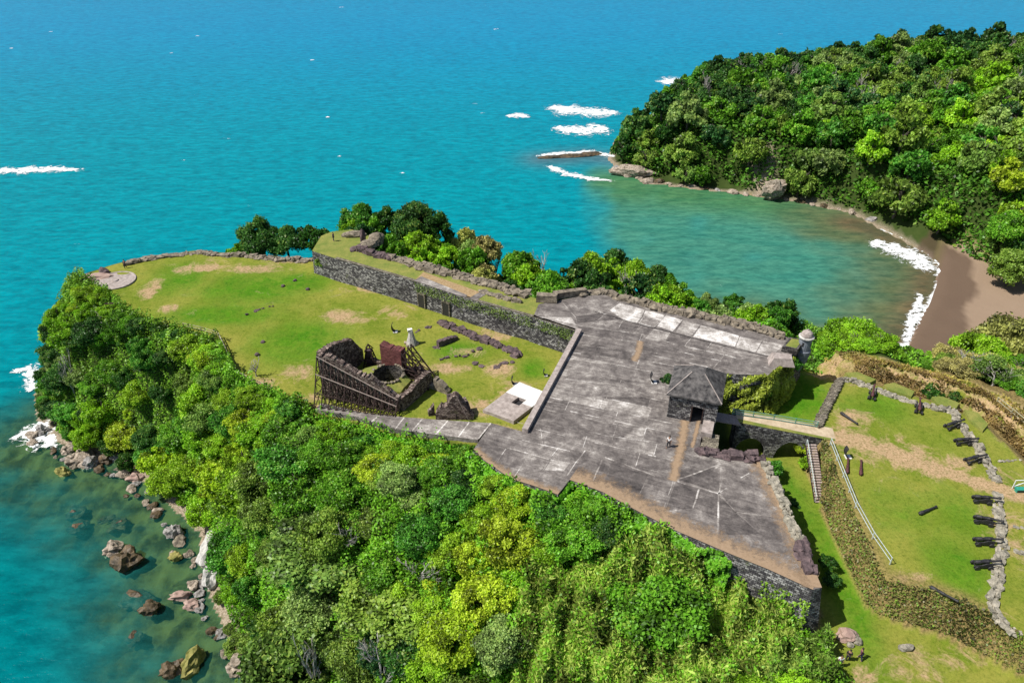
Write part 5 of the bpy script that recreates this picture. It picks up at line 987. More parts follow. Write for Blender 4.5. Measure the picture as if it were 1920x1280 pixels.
# ------------------------------------------------------------------ vegetation
def leafset(cent, nrm, size, up=.0, elong=1.3, jitter=.9):
    n = len(cent); nn = nrm+rng.normal(0, jitter, (n, 3)); nn /= np.linalg.norm(nn, axis=1)[:, None]
    r = rng.normal(0, 1, (n, 3)); r[:, 2] -= up; a = np.cross(nn, r); a /= np.linalg.norm(a, axis=1)[:, None]+1e-9; b = np.cross(nn, a)
    s = (size*rng.uniform(.6, 1.35, n))[:, None]; a = a*s*elong*.5; b = b*s*.5
    v = np.stack([cent-a, cent+b*.9-a*.1, cent+a, cent-b*.9-a*.1], 1).reshape(-1, 3); q = np.arange(4*n).reshape(n, 4); return v, q
def crown(name, seed, R=3.0, ht=4.0, lobes=22, nleaf=7000, size=.3, flat=.75, gap=.0, sprd=1.0, core=.78):
    r = random.Random(seed); L = []
    for i in range(lobes):
        a = r.uniform(0, 6.283); u = math.sqrt(r.random())*sprd; z = (1-u**2*.9)*ht*r.uniform(.55, .95); rr = R*r.uniform(.13, .34)*(1-.2*u)
        L.append((R*u*.9*math.cos(a), R*u*.9*math.sin(a), max(rr*.4, z-rr*.6), rr))
    for i in range(int(lobes*.5)):
        a = r.uniform(0, 6.283); u = r.uniform(.75, 1.0)*sprd; rr = R*r.uniform(.16, .3); L.append((R*u*.9*math.cos(a), R*u*.9*math.sin(a), ht*r.uniform(.12, .5), rr))
    L = np.array(L); wgt = L[:, 3]**2; wgt /= wgt.sum(); idx = rng.choice(len(L), nleaf, p=wgt)
    d = rng.normal(0, 1, (nleaf, 3)); d[:, 2] = np.where(rng.random(nleaf) < .75, np.abs(d[:, 2]), d[:, 2]); d /= np.linalg.norm(d, axis=1)[:, None]
    rad = L[idx, 3]*np.where(rng.random(nleaf) < .12, rng.uniform(1.1, 1.5, nleaf), rng.uniform(.7, 1.15, nleaf)); c = L[idx, :3]+d*rad[:, None]*np.array([1, 1, flat])
    keep = np.ones(nleaf, bool)
    for l in L: keep &= ~(np.linalg.norm((c-l[:3])/np.array([1, 1, flat]), axis=1) < l[3]*.68)
    c = c[keep]; d = d[keep]; ii = idx[keep]
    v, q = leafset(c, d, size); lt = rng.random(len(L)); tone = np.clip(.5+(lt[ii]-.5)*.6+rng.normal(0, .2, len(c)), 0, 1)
    # solid inner lobes, toned dark as painted shade in the leaf gaps
    cv, cf = ICO[2]; cv = np.array(cv); cvs = []; cq = []; off = len(v)
    for k, l in enumerate(L):
        bump_ = 1+.25*np.sin(cv[:, [0]]*7+k)*np.cos(cv[:, [1]]*6-k); p = cv*bump_*l[3]*core*np.array([1, 1, flat])+l[:3]; cvs.append(p)
        for f in cf: cq.append([f[0]+off, f[1]+off, f[2]+off, f[2]+off]); 
        off += len(cv)
    me = bpy.data.meshes.new(name); allv = np.concatenate([v]+cvs); tri = [list(x[:3]) for x in cq]
    me.vertices.add(len(allv)); me.vertices.foreach_set('co', allv.reshape(-1).astype('f')); nl = q.size+len(tri)*3
    me.loops.add(nl); me.loops.foreach_set('vertex_index', np.concatenate([q.reshape(-1), np.array(tri).reshape(-1)]).astype('i')); me.polygons.add(len(q)+len(tri))
    me.polygons.foreach_set('loop_start', np.concatenate([np.arange(0, q.size, 4), q.size+np.arange(0, len(tri)*3, 3)]).astype('i')); me.update(calc_edges=True)
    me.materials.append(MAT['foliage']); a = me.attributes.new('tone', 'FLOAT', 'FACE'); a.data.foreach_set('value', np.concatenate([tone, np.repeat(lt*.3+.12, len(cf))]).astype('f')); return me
def trunkmesh(name, ht, r0, seed, limbs=5, mat='bark', spread=1.0):
    r = random.Random(seed); mb = MB(); bx_, by_ = r.uniform(-.3, .3), r.uniform(-.3, .3); pts = [(0, 0, -1.2), (bx_*.3, by_*.3, ht*.3), (bx_, by_, ht*.6), (bx_*1.2, by_*1.4, ht*.85)]; mb.tube(pts, [r0*1.3, r0, r0*.7, r0*.3], 7)
    for i in range(limbs):
        a = r.uniform(0, 6.28); z0 = ht*r.uniform(.25, .6); l = ht*.4*spread; mb.tube([(bx_*.5, by_*.5, z0), (math.cos(a)*l*.5, math.sin(a)*l*.5, z0+l*.5), (math.cos(a)*l, math.sin(a)*l, z0+l*.8)], [r0*.5, r0*.3, r0*.1], 5)
    return mesh_from(name, mb.v, mb.f, mb.a, mat)
def bare(name, seed, ht=6.0, mat='bark_grey'):
    r = random.Random(seed); mb = MB()
    def br_(p, d, l, rad, dep):
        q = p+d*l; m_ = p.lerp(q, .5)+Vector((r.uniform(-1, 1), r.uniform(-1, 1), 0))*l*.08; mb.tube([p, m_, q], [rad, rad*.8, rad*.6], 5 if dep > 1 else 3, False)
        if dep == 0: return
        for k in range(3 if dep > 1 else 4):
            nd_ = (d+Vector((r.uniform(-1, 1), r.uniform(-1, 1), r.uniform(-.15, .6)))*.75).normalized(); br_(q if k else m_, nd_, l*r.uniform(.6, .85), rad*.58, dep-1)
    br_(Vector((0, 0, -.8)), Vector((0, 0, 1)), ht*.3, .2, 4); return mesh_from(name, mb.v, mb.f, mb.a, mat)
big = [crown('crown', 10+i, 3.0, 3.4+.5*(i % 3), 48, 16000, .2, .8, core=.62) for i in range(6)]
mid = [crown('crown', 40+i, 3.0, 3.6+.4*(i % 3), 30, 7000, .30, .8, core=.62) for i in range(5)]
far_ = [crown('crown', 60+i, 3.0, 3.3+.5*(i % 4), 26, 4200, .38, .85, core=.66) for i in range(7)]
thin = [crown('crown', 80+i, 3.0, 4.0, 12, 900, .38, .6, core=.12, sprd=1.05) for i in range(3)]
trk = [trunkmesh('trunk', 3.6, .2, 5+i) for i in range(3)]; bares = [bare('branches', 3+i) for i in range(3)]
PAL = {'dark': [(.028, .095, .012), (.038, .11, .02), (.025, .085, .02)], 'mid': [(.075, .20, .012), (.09, .24, .015), (.06, .20, .02)], 'bright': [(.15, .31, .012), (.13, .28, .012), (.18, .34, .015)],
       'yellow': [(.23, .35, .015), (.26, .35, .02), (.20, .34, .018)], 'olive': [(.12, .20, .03), (.14, .23, .03), (.11, .20, .035)], 'dry': [(.27, .29, .08), (.26, .25, .08), (.3, .28, .1)], 'pale': [(.15, .23, .06), (.17, .26, .07)]}
WORD = {'dark': 'dark green', 'mid': 'mid green', 'bright': 'bright green', 'yellow': 'yellow green', 'olive': 'olive green', 'dry': 'dry straw coloured', 'pale': 'pale grey green'}
CNT = {}
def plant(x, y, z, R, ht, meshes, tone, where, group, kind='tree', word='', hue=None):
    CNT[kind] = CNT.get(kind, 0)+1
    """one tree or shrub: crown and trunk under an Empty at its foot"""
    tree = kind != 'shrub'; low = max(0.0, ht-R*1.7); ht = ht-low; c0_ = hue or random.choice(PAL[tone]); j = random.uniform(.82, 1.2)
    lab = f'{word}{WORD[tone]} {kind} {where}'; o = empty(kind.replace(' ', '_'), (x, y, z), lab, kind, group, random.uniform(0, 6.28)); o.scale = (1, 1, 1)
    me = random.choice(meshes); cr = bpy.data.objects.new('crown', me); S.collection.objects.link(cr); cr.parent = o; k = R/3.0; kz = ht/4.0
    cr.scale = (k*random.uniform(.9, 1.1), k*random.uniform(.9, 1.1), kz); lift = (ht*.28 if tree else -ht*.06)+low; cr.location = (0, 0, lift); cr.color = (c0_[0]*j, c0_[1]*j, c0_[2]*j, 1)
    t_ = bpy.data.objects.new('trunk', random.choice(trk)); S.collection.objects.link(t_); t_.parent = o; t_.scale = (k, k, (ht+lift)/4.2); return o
# picture regions that plants must leave open
KEEP = [DECKPX, [(x, y) for x, y in LAWNPX], WALKPX, [(585, 470), (640, 430), (700, 440), (800, 490), (1050, 550), (1100, 620), (1060, 680), (600, 530)],
        [(1370, 770), (1440, 700), (1500, 640), (1530, 668), (1600, 690), (1700, 705), (1850, 755), (1920, 830), (1920, 1280), (1570, 1280), (1546, 1195), (1380, 880)],
        [(1484, 600), (1540, 600), (1540, 660), (1484, 660)], [(1690, 600), (1790, 480), (1920, 560), (1810, 600), (1735, 672), (1690, 672)],
        [(1380, 1046), (1541, 1108), (1541, 1185), (1520, 1165), (1450, 1110), (1375, 1075)],
        [(0, 0), (0, 1280), (470, 1280), (430, 1210), (405, 1130), (395, 1060), (380, 1000), (330, 975), (262, 925), (262, 895), (200, 868), (70, 790), (62, 700), (60, 620), (92, 575), (135, 530), (160, 505), (240, 484), (410, 468), (410, 440), (560, 410), (620, 425), (660, 390), (800, 385), (1060, 420), (1180, 440), (1300, 510), (1420, 555), (1540, 575), (1690, 600), (1690, 400), (1160, 320), (1150, 200), (1920, 30), (1920, 0)]]
WKX = [(575, 752), (602, 752), (677, 768), (758, 778), (923, 790), (900, 832), (831, 826), (748, 815), (664, 792), (585, 776)]; KEEP[2] = WKX
BAY = [(1160, 335), (1400, 370), (1620, 410), (1760, 500), (1690, 670), (1640, 640), (1500, 570), (1300, 500), (1160, 430), (1000, 400)]
def hits(x, y, z, R, ht, polys, frac=.72, loose=1):
    n = 0; k = 0; pts = []
    for a in range(10):
        aa = a*.628
        for zz, rr in ((.95, .45), (.6, .95), (.2, .8)):
            pts.append(PX((x+math.cos(aa)*R*rr*frac, y+math.sin(aa)*R*rr*frac, z+ht*zz)))
    A_ = np.array(pts)
    return any(inpoly(pl_, A_[:, 0], A_[:, 1]).sum() > loose for pl_ in polys)
def visible(x, y, z, m=60):
    u, v_ = PX((x, y, z)); return -m < u < 1920+m and -m < v_ < 1280+m+60
def scatter(region, n, rmin, rmax, hfac, meshes, pick, where, group, polys, kind='tree', sep=.8, tries=30, shrink=True, cond=None, loose=1):
    """fill a plan polygon with plants, no two trunks closer than a share of their crowns"""
    xs_ = [p[0] for p in region]; ys_ = [p[1] for p in region]; got = []
    for _ in range(n*tries):
        if len(got) >= n: break
        x = random.uniform(min(xs_), max(xs_)); y = random.uniform(min(ys_), max(ys_))
        if not inpoly(region, x, y): continue
        R = random.uniform(rmin, rmax)
        if any((x-a)**2+(y-b)**2 < (sep*(R+r))**2 for a, b, r in got): continue
        z = H1(x, y)
        if z < SEA+.25 or (cond and not cond(x, y, z)) or not visible(x, y, z, 25): continue
        ok = True
        for q in range(4):
            if not hits(x, y, z, R, R*hfac*1.25, polys, .72, loose): break
            R *= .75
            if not shrink or R < rmin*.45: ok = False; break
        else: ok = False
        if not ok: continue
        got.append((x, y, R)); tn = pick(x, y, z); u, v_ = PX((x, y, z))
        wd = ('large ' if R > rmin+.7*(rmax-rmin) else 'small ' if R < rmin+.15*(rmax-rmin) else '')
        plant(x, y, z-.25, R, R*hfac*random.uniform(.85, 1.2), meshes, tn, where(u, v_), group, kind, wd)
    return got
def patch(table, default, s=1.0):
    """colour of a plant from soft patches: (photo x, photo y, radius, tone)"""
    def f(x, y, z):
        u, v_ = PX((x, y, z+2)); best = None
        for a, b, r, tn in table:
            if (u-a)**2+(v_-b)**2 < (r*random.uniform(.6, 1.2))**2: best = tn; break
        return random.choice(best if best else default)
    return f
lower = DECK[0:12]; 
LOW = [LAWNP[15], LAWNP[14], LAWNP[13]] + DECK[0:12] + [(34, 44), (30, 38), (20, 33), (-20, 36)] + C([(470, 1275), (430, 1180), (405, 1100), (395, 1040), (400, 990), (345, 965), (300, 915), (280, 880)]) + [LAWNP[20]]
def wl(u, v_):
    if v_ < 900: return 'on the cliff just below the walkway' if u > 560 else 'on the cliff below the wooden fence'
    if u > 1150: return 'at the foot of the pointed bastion wall'
    if v_ > 1150: return 'at the bottom of the picture' if u > 700 else 'at the bottom left above the shore'
    if u < 560: return 'on the slope above the white rock ledge'
    return 'in the middle of the lower slope'
LT = [(600, 1000, 190, ['olive', 'olive', 'mid', 'olive', 'pale']), (850, 900, 60, ['mid', 'dark']), (950, 1010, 130, ['yellow', 'bright', 'yellow']), (760, 900, 110, ['bright', 'mid', 'yellow']), (1000, 950, 60, ['dark', 'mid']), (620, 820, 160, ['mid', 'bright', 'mid']), (860, 830, 120, ['mid', 'dark', 'mid']), (450, 930, 120, ['bright', 'yellow']),
      (840, 1130, 90, ['yellow', 'bright']), (1000, 1180, 120, ['dry', 'pale', 'dry']), (1200, 1230, 90, ['mid', 'bright']), (1250, 1080, 110, ['bright', 'bright', 'yellow']), (1470, 1160, 70, ['bright']), (1380, 1200, 100, ['dry', 'pale']), (640, 1230, 200, ['olive', 'dark', 'olive']), (560, 1100, 120, ['olive', 'dark']), (1130, 1000, 90, ['dark', 'mid'])]
lowp = patch(LT, ['mid', 'bright', 'olive'])
for px, py, zz, R, tn, lab in ((620, 1060, -13, 7.0, 'olive', 'broad leafy tree with dense small leaves filling the lower slope'), (560, 1230, -16, 6.0, 'olive', 'broad leafy tree at the bottom above the cream boulder'), (1215, 1235, -12, 5.0, 'mid', 'rounded tree at the bottom centre right'), (740, 1210, -15, 5.0, 'olive', 'spreading tree with pale branches at the bottom'), (480, 960, -17, 4.6, 'bright', 'billowing tree above the white rock ledge')):
    p = P(px, py, zz); z = H1(p.x, p.y); plant(p.x, p.y, z-.3, R, max(4, (zz-z)*1.0+R*.55), big, tn, lab, 'trees of the lower slope', 'tree', 'large ')
GR = plan([(980, 1130), (1080, 1160), (1200, 1110), (1330, 1170), (1440, 1210), (1520, 1300), (1300, 1400), (950, 1400)], -11)
scatter(LOW, 105, 1.8, 3.6, 1.2, big, lowp, wl, 'trees of the lower slope', KEEP, 'tree', .52, 60, loose=0, cond=lambda x, y, z: not inpoly(GR, x, y))
scatter(LOW, 85, .8, 1.5, 1.0, mid, lowp, wl, 'shrubs of the lower slope', KEEP, 'shrub', .5, 50, loose=0)
for px, py, zz, R, tn, lab in ((1893, 640, -17, 6.5, 'dry', 'wide straw coloured tree at the right edge below the beach'), (1835, 665, -16, 4.5, 'bright', 'bright green tree left of the wide straw coloured tree'), (1910, 700, -12, 3.4, 'mid', 'green tree at the right edge under the wide straw coloured tree'), (1900, 500, -22, 5, 'olive', 'leafy tree at the right edge above the beach'), (1895, 430, -18, 5, 'mid', 'leafy tree at the right edge higher above the beach')):
    p = P(px, py, zz); z = H1(p.x, p.y); plant(p.x, p.y, z-.3, R, max(4, (zz-z)+R*.8), big, tn, lab, 'trees around the beach', 'tree', '')
EDGE = offset(DECK[0:12]+[(10, 40)], 2.5)
LEFT = [(-92, 110), (-80, 100), (-62, 93), (-52, 83)] + C([(300, 915)]) + [(-34, 76), LAWNP[16], LAWNP[17], LAWNP[18], LAWNP[19], LAWNP[20], LAWNP[21], LAWNP[22], LAWNP[23], LAWNP[24], LAWNP[25], LAWNP[0], (-88, 128), (-94, 118)]
def wlf(u, v_):
    if v_ < 620: return 'on the left tip beside the round gun pad'
    if v_ > 820: return 'low on the left cliff above the shore boulders'
    if u > 330: return 'against the wooden fence of the lawn'
    return 'on the left cliff face'
LFT = [(150, 570, 70, ['yellow', 'bright']), (110, 700, 90, ['pale', 'dark', 'mid']), (260, 650, 100, ['dark', 'mid']), (380, 640, 50, ['yellow']), (270, 730, 70, ['yellow', 'yellow']), (330, 730, 80, ['mid', 'dark', 'olive']), (420, 720, 60, ['yellow', 'mid']), (370, 820, 100, ['bright', 'yellow']), (320, 900, 90, ['yellow']), (130, 790, 90, ['mid', 'dark', 'bright'])]
lfp = patch(LFT, ['mid', 'bright', 'yellow', 'dark'])
scatter(LEFT, 85, 1.8, 3.8, 1.35, big, lfp, wlf, 'trees of the left cliff', KEEP, 'tree', .5, 60, loose=0)
scatter(LEFT, 50, .8, 1.6, 1.1, mid, lfp, wlf, 'shrubs of the left cliff', KEEP, 'shrub', .5, 50, loose=0)
# cliff behind the rampart and terrace, and along the bay
for px, py, z, R, ht, tn, lab in ((780, 440, -6, 4.6, 9.5, 'dark', 'tree standing tallest behind the rampart boulders'), (815, 450, -7, 3.6, 8.5, 'dark', 'tree right of the tallest one behind the rampart'), (675, 425, -6, 3.6, 7.0, 'mid', 'tree behind the left end of the rampart'), (490, 462, -8, 4.2, 7.6, 'dark', 'round tree beyond the seaward lawn wall'),
                              (540, 470, -8, 3.2, 6.8, 'dark', 'tree right of the round one beyond the lawn wall'), (590, 465, -7, 3.2, 6.4, 'dark', 'tree touching the left end of the rampart'), (450, 468, -9, 2.8, 6.0, 'mid', 'thin tree at the left of the group beyond the lawn wall'), (870, 455, -8, 3.2, 8.0, 'dry', 'tree behind the middle of the rampart'),
                              (1150, 520, -8, 3.4, 7.5, 'dark', 'dense tree behind the top corner of the white paving'), (1225, 545, -8, 3.0, 7.0, 'dark', 'round tree behind the white paving'), (1255, 560, -8, 2.6, 6.4, 'mid', 'small round tree beside the one behind the white paving'), (1600, 645, -9, 4.4, 6.0, 'bright', 'broad rounded tree right of the sentry box'), (1460, 610, -9, 3.0, 6.0, 'dark', 'tree left of the sentry box')):
    p = P(px, py, z+ht*.3); zg = H1(p.x, p.y); plant(p.x, p.y, min(zg, z), R, ht+max(0, z-zg)*.6, big if R > 4 else mid, tn, lab, 'trees behind the fort', 'tree', '')
for i, (px, py, z, s_, lab) in enumerate(((930, 470, -7, 1.25, 'bare grey tree behind the rampart, left of two'), (1015, 480, -8, 1.3, 'bare grey tree behind the rampart, right of two'), (1320, 565, -8, 1.0, 'bare pale tree beyond the white paving'), (1395, 590, -8, .9, 'bare pale shrubby tree left of the sentry box'), (1820, 690, -8, 1.1, 'bare twisted tree beside the grass bank at the right'), (1860, 720, -8, 1.0, 'leaning bare tree at the right edge below the dry tree'),
                                     (110, 660, -16, 1.3, 'bare tree on the left cliff over the water'), (175, 575, -8, .8, 'bare small tree beside the round gun pad'), (790, 1060, -8, 1.0, 'pale forked dead tree in the lower slope'), (560, 1150, -9, 1.0, 'dead branches rising from the olive canopy at the lower left'), (650, 960, -6, .9, 'dead branches in the middle of the lower slope'), (700, 1180, -8, 1.1, 'pale bare tree near the bottom of the lower slope'), (480, 700, -8, .8, 'thin bare tree against the wooden fence'), (1180, 500, -3, 1.1, 'bare tree rising behind the top corner of the white paving'), (1300, 560, -4, 1.0, 'bare branching tree behind the middle of the white paving'))):
    p = P(px, py, z+4); zg = H1(p.x, p.y); o = empty('bare_tree', (p.x, p.y, zg), lab, 'tree', 'bare trees', i); c_ = bpy.data.objects.new('branches', bares[i % 3]); S.collection.objects.link(c_); c_.parent = o; hsc = max(1.0, (z+6-zg)/6)*s_*.9; c_.scale = (s_*1.1, s_*1.1, hsc)
BACK = [tuple(Vector(p)+Vector((.3, 1.0))) for p in SHELF[:15]]+[(p[0]+2, p[1]+6) for p in SHELF[15:]]
bkp = patch([(900, 440, 90, ['dry', 'pale', 'mid']), (1010, 460, 70, ['pale', 'dry', 'mid']), (850, 500, 70, ['bright', 'mid']), (1120, 480, 100, ['mid', 'dark', 'bright']), (1380, 590, 90, ['pale', 'mid', 'bright']), (1300, 590, 80, ['bright', 'mid'])], ['mid', 'dark', 'bright', 'mid'])
def wb(u, v_): return 'behind the rampart' if u < 1050 else 'behind the white paving' if u < 1440 else 'beside the sentry box'
KB = [KEEP[8], KEEP[5], [(1484, 668), (1560, 668), (1560, 760), (1484, 760)]]
scatter(BACK, 85, 1.7, 3.3, 2.3, mid, bkp, wb, 'trees behind the fort', KB, 'tree', .5, 60)
scatter(BACK, 80, .9, 1.7, 1.4, mid, bkp, wb, 'shrubs behind the fort', KB, 'shrub', .5, 60)
# bank between the grass strip and the beach, right
RB = [(47, 100), (52, 97), (62, 93), (72, 86), (90, 70), (110, 50), (125, 62), (118, 90), (104, 108), (92, 112), (80, 113), (66, 108), (56, 108)]
def wr(u, v_): return 'on the bank between the grass strip and the beach' if u < 1720 else 'at the right edge above the grass bank'
rbp = patch([(1880, 600, 110, ['dry', 'olive', 'dry', 'yellow']), (1600, 640, 80, ['bright']), (1780, 680, 90, ['bright', 'mid']), (1880, 700, 80, ['mid', 'olive'])], ['bright', 'mid', 'mid'])
scatter(RB, 60, 1.5, 3.4, 1.1, big, rbp, wr, 'trees of the right bank', KEEP, 'tree', .5, 60)
scatter(RB, 60, .8, 1.5, .9, mid, rbp, wr, 'shrubs of the right bank', KEEP, 'shrub', .45, 60)
# wooded headland
HD = C([(1160, 314), (1215, 341), (1300, 351), (1400, 362), (1500, 376), (1600, 398), (1640, 412), (1700, 436), (1760, 455), (1800, 480), (1850, 505), (1960, 530)]) + [(175, 165), (290, 260), (250, 350), (190, 368), (118, 345), (80, 318), (60, 295), (42, 270), (37, 253)]
hdp = patch([(1200, 250, 60, ['mid', 'dark', 'olive']), (1830, 90, 40, ['dark']), (1720, 90, 100, ['mid', 'pale', 'dark']), (1840, 180, 60, ['mid', 'olive', 'bright']), (1700, 350, 160, ['bright', 'mid', 'mid', 'olive']), (1880, 400, 120, ['bright', 'olive', 'yellow']), (1350, 180, 120, ['dark', 'mid', 'dark'])], ['dark', 'mid', 'mid', 'olive', 'dark', 'dark', 'olive', 'pale'])
def wh(u, v_):
    if u < 1330: return 'near the tip of the wooded headland'
    if v_ < 190: return 'on the far ridge of the wooded headland'
    if v_ > 330 or (u > 1650 and v_ > 380): return 'on the headland slope above the beach' if u > 1560 else 'on the headland slope above the bay water'
    return 'in the middle of the wooded headland' if u < 1640 else 'on the right part of the wooded headland'
KH = [[(1690, 600), (1630, 420), (1740, 455), (1830, 510), (1920, 548), (1920, 600), (1735, 672)], [(1160, 352), (1400, 396), (1620, 445), (1690, 600), (1200, 500)], [(0, 0), (1300, 0), (1920, 0), (1920, 45), (1700, 62), (1560, 85), (1340, 105), (1210, 190), (1158, 225), (1150, 300), (0, 300)], [(1435, 300), (1475, 300), (1480, 350), (1430, 350)]]
got = scatter(HD, 300, 3.0, 6.2, 1.7, far_, hdp, wh, 'trees of the wooded headland', KH, 'forest tree', .55, 160, loose=6)
print('HEAD', len(got))
for i in range(12):
    a = [(1390, 105), (1450, 98), (1490, 95), (1740, 70), (1890, 62), (1700, 100), (1620, 130), (1640, 150), (1780, 130), (1330, 130), (1560, 120), (1905, 110)][i]; z = -1 if a[1] < 210 else -10; p = P(*a, z-2); zg = H1(p.x, p.y)
    o = empty('bare_tree', (p.x, p.y, zg), 'bare grey tree poking from the canopy of the wooded headland', 'tree', 'bare trees of the headland', i); c_ = bpy.data.objects.new('branches', bares[i % 3]); S.collection.objects.link(c_); c_.parent = o; c_.scale = (1.9, 1.9, max(1.2, (z+1-zg)/6))
# wall plants and small plants at fixed places
for px, py, z, R, ht, tn, lab in ((1252, 712, 0, 1.0, 1.2, 'dark', 'leafy shrub against the left side of the gatehouse'), (1365, 712, -2.5, 1.9, 2.8, 'yellow', 'bushy plant on the overgrown wall right of the gatehouse'), (1395, 722, -3.4, 1.7, 2.6, 'olive', 'bushy plant lower on the overgrown wall right of the gatehouse'), (1420, 735, -3.6, 1.6, 2.4, 'mid', 'plant hanging in the middle of the overgrown wall'), (1485, 685, -2.2, 1.4, 2.2, 'mid', 'plant on the shaded corner below the sloping stone block'), (1448, 715, -3, 1.3, 2.2, 'dry', 'plant on the overgrown wall below the corner'),
                              (1448, 880, -5, 1.5, 2.2, 'mid', 'bush in the ditch below the arched bridge'), (1515, 868, -5.5, 1.1, 1.6, 'bright', 'low bush beside the right arch of the bridge'), (1505, 838, -4.5, 1.0, 1.6, 'yellow', 'plant at the right shoulder of the arched bridge'), (1487, 945, DITCH, .9, .9, 'dark', 'tiny bush with dark shadow in the ditch'), (1750, 735, -4.5, 1.6, 1.5, 'dark', 'dark bush in the moat behind the second merlon'), (1790, 742, -4.5, 1.1, 1.3, 'dark', 'small bush right of the dark bush in the moat'),
                              (1552, 1052, -5, .9, 1.2, 'dark', 'small plant hanging on the shaded bastion face'), (1560, 1085, -5.5, .9, 1.2, 'dark', 'small plant low on the shaded bastion face'), (607, 498, -3, 1.4, 3.2, 'olive', 'bushy growth on the left corner of the rampart wall')):
    p = P(px, py, z); plant(p.x, p.y, z-.3, R, ht, mid, tn, lab, 'wall plants', 'shrub', '')
# ground cover: leafy mass on every slope, one object per place
def cover(poly, n, size, pal, label, name='ground_cover', lift=.35, cond=None, blades=False, dens=None):
    xs_ = [p[0] for p in poly]; ys_ = [p[1] for p in poly]; x = rng.uniform(min(xs_), max(xs_), n*2); y = rng.uniform(min(ys_), max(ys_), n*2); k = inpoly(poly, x, y); x = x[k][:n]; y = y[k][:n]
    z = height(x, y); keep = z > SEA+.5
    if cond is not None: keep &= cond(x, y, z)
    cy, sy = math.cos(PITCH), math.sin(PITCH); dep = y*cy-(z+.4-CH)*sy; up = y*sy+(z+.4-CH)*cy; u = 960+F*x/dep; v_ = 640-F*up/dep
    for pl_ in ([] if y.min() > 88 and x.max() < 80 else KEEP[:5]+[KEEP[7]]): keep &= ~inpoly(pl_, u, v_)
    x, y, z = x[keep], y[keep], z[keep]; lm = .5+.5*wob(x, y, 2.6, s=13); c = np.stack([x, y, z+rng.random(len(x))*lift*(1+2*np.clip(lm, 0, 1))], 1)
    if blades:
        nrm = rng.normal(0, 1, (len(x), 3)); nrm[:, 2] *= .25; v, q = leafset(c, nrm, size, 0, 3.4, .2)
    else: v, q = leafset(c, np.tile([0, 0, 1.0], (len(x), 1)), size, jitter=.75)
    me = quadmesh(name, v, q, 'foliage', np.clip(.45+.22*wob(x, y, 5, s=31)+rng.normal(0, .16, len(x)), 0, 1)); o = link(name, me); o.color = (*pal, 1); tag(o, label, 'ground cover', kind='stuff'); return o
cover(LOW, 230000, .26, (.11, .27, .015), 'leafy green creepers covering the lower slope between the trees', lift=1.0)
cover(LEFT, 110000, .28, (.12, .25, .02), 'leafy undergrowth on the left cliff', lift=.9)
cover(BACK, 60000, .34, (.09, .22, .02), 'undergrowth on the seaward cliff behind the fort')
cover(RB, 60000, .32, (.13, .30, .02), 'leafy undergrowth on the bank above the beach')
cover(HD, 130000, .85, (.06, .16, .015), 'undergrowth beneath the trees of the wooded headland', lift=1.6)
cover(plan([(1440, 1240), (1560, 1200), (1580, 1290), (1420, 1330)], -7), 9000, .3, (.16, .26, .05), 'clump of long arching grass beside the lowest bastion corner', 'tall_grass', .9, blades=True)
cover(GR+[], 60000, .26, (.26, .34, .07), 'tall dry grass on the lower slope at the bottom centre', 'tall_grass', .9, blades=True)
def creeper(line, n, z0, z1, out0, out1, size, colr, label, bulge=.5, name='wall_creeper'):
    L = resample([Vector((*p[:2], 0)) for p in line], .5); A_ = np.array([(p.x, p.y) for p in L]); D_ = np.gradient(A_, axis=0); D_ /= np.linalg.norm(D_, axis=1)[:, None]; N_ = np.stack([D_[:, 1], -D_[:, 0]], 1)
    i = rng.integers(0, len(L), n); zt_ = rng.random(n); lump = .5+.5*wob(A_[i, 0]*1.0+zt_*3, A_[i, 1]-zt_*3, 3.0, s=8); fade = (wob(A_[i, 0], A_[i, 1], 5, s=19)+wob(A_[i, 0]+zt_*6, A_[i, 1]-zt_*6, 2.6, s=29)) > -.9
    o_ = out0+(out1-out0)*zt_+bulge*lump+rng.uniform(-.2, .2, n); xy = A_[i]+D_[i]*rng.uniform(-.3, .3, n)[:, None]+N_[i]*o_[:, None]
    c = np.concatenate([xy, (z0+(z1-z0)*zt_+rng.uniform(-.15, .15, n))[:, None]], 1)[fade]; nr = np.concatenate([N_[i], np.full((n, 1), .8)], 1)[fade]
    v, q = leafset(c, nr, size, jitter=.6); me = quadmesh(name, v, q, 'foliage', np.clip(.3+.4*lump[fade]+rng.normal(0, .15, len(c)), 0, 1)); o = link(name, me); o.color = (*colr, 1); return tag(o, label, 'creeper', kind='stuff')
creeper(DECK[0:5], 26000, -.05, -4.5, .1, 1.6, .26, (.10, .28, .015), 'green creepers hanging over the lower edge of the terrace beside the walkway', .7)
creeper(DECK[5:10], 26000, -.15, -5, .1, 1.6, .26, (.09, .25, .015), 'green creepers covering the terrace wall below its middle edge', .8)
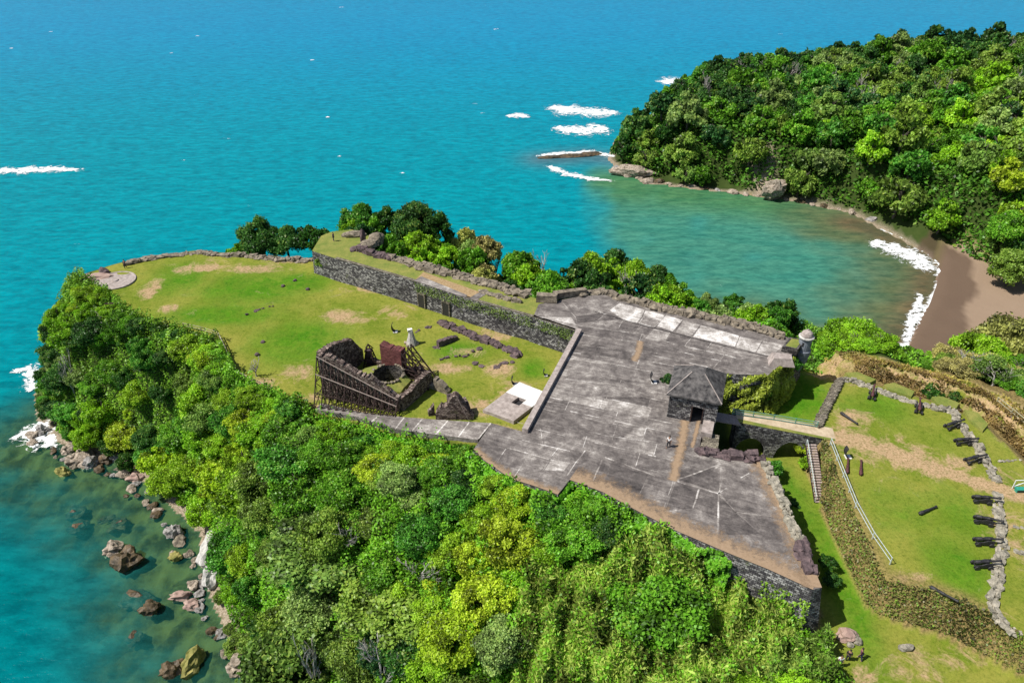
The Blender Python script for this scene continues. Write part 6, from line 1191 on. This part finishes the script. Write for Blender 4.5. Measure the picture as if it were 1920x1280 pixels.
creeper([DECK[4], DECK[5]], 5000, -.1, -5, .1, 1, .26, (.09, .25, .015), 'creepers in the notch of the terrace edge', .5)
creeper(plan([(591, 768), (664, 781), (748, 806), (831, 817), (894, 825)], LAWN), 16000, LAWN-.7, LAWN-4, .6, 2.2, .24, (.09, .30, .012), 'bright green hedge like creepers along the lower edge of the walkway', .5)
creeper(plan([(1340, 702), (1440, 703), (1482, 670)], 0), 16000, .1, -6, .0, 1.2, .26, (.20, .25, .03), 'yellow green creepers on the overgrown wall right of the gatehouse', .5)
creeper(DECK[10:12], 900, -1.5, -6.5, .2, 1, .22, (.14, .26, .02), 'sparse weeds on the face of the pointed bastion', .1)
creeper(RAMP[2:6], 2600, -.1, -1.6, .25, .4, .16, (.09, .14, .03), 'dark weeds growing along the top of the rampart wall', .1)
BANK = plan([(1540, 830), (1560, 840), (1600, 930), (1650, 1040), (1670, 1080), (1780, 1110), (1900, 1180), (1960, 1230), (1900, 1275), (1760, 1205), (1650, 1170), (1605, 1130), (1545, 1000), (1520, 900)], -4.5)
def cover2(poly, n, size, pal, label, blades=False, lift=.3, name='scrub'):
    global KEEP; k = KEEP; KEEP = [[(0, 0), (1, 0), (1, 1)]]*9; o = cover(poly, n, size, pal, label, name, lift, blades=blades, cond=lambda x, y, z: (z > -6.35) & (z < -2.75)); KEEP = k; return o
cover2(BANK, 26000, .22, (.15, .14, .05), 'dry brown scrub on the bank between the ditch and the cannon platform')
cover2(BANK, 14000, .2, (.12, .20, .03), 'green weeds growing through the scrub bank', name='weeds')
cover2(plan([(1590, 678), (1680, 696), (1760, 720), (1845, 750), (1890, 786), (1950, 846), (1950, 890), (1870, 810), (1800, 765), (1700, 730), (1600, 700)], -4.5), 16000, .22, (.17, .12, .045), 'dry brown scrub on the outer moat bank')
cover(GLACP, 14000, .2, (.3, .26, .07), 'dry tufted grass on the outer grass strip', 'dry_grass', .12, blades=True)
S.cycles.max_bounces = 6; S.cycles.transparent_max_bounces = 12; S.cycles.diffuse_bounces = 3

print('COUNTS', CNT)
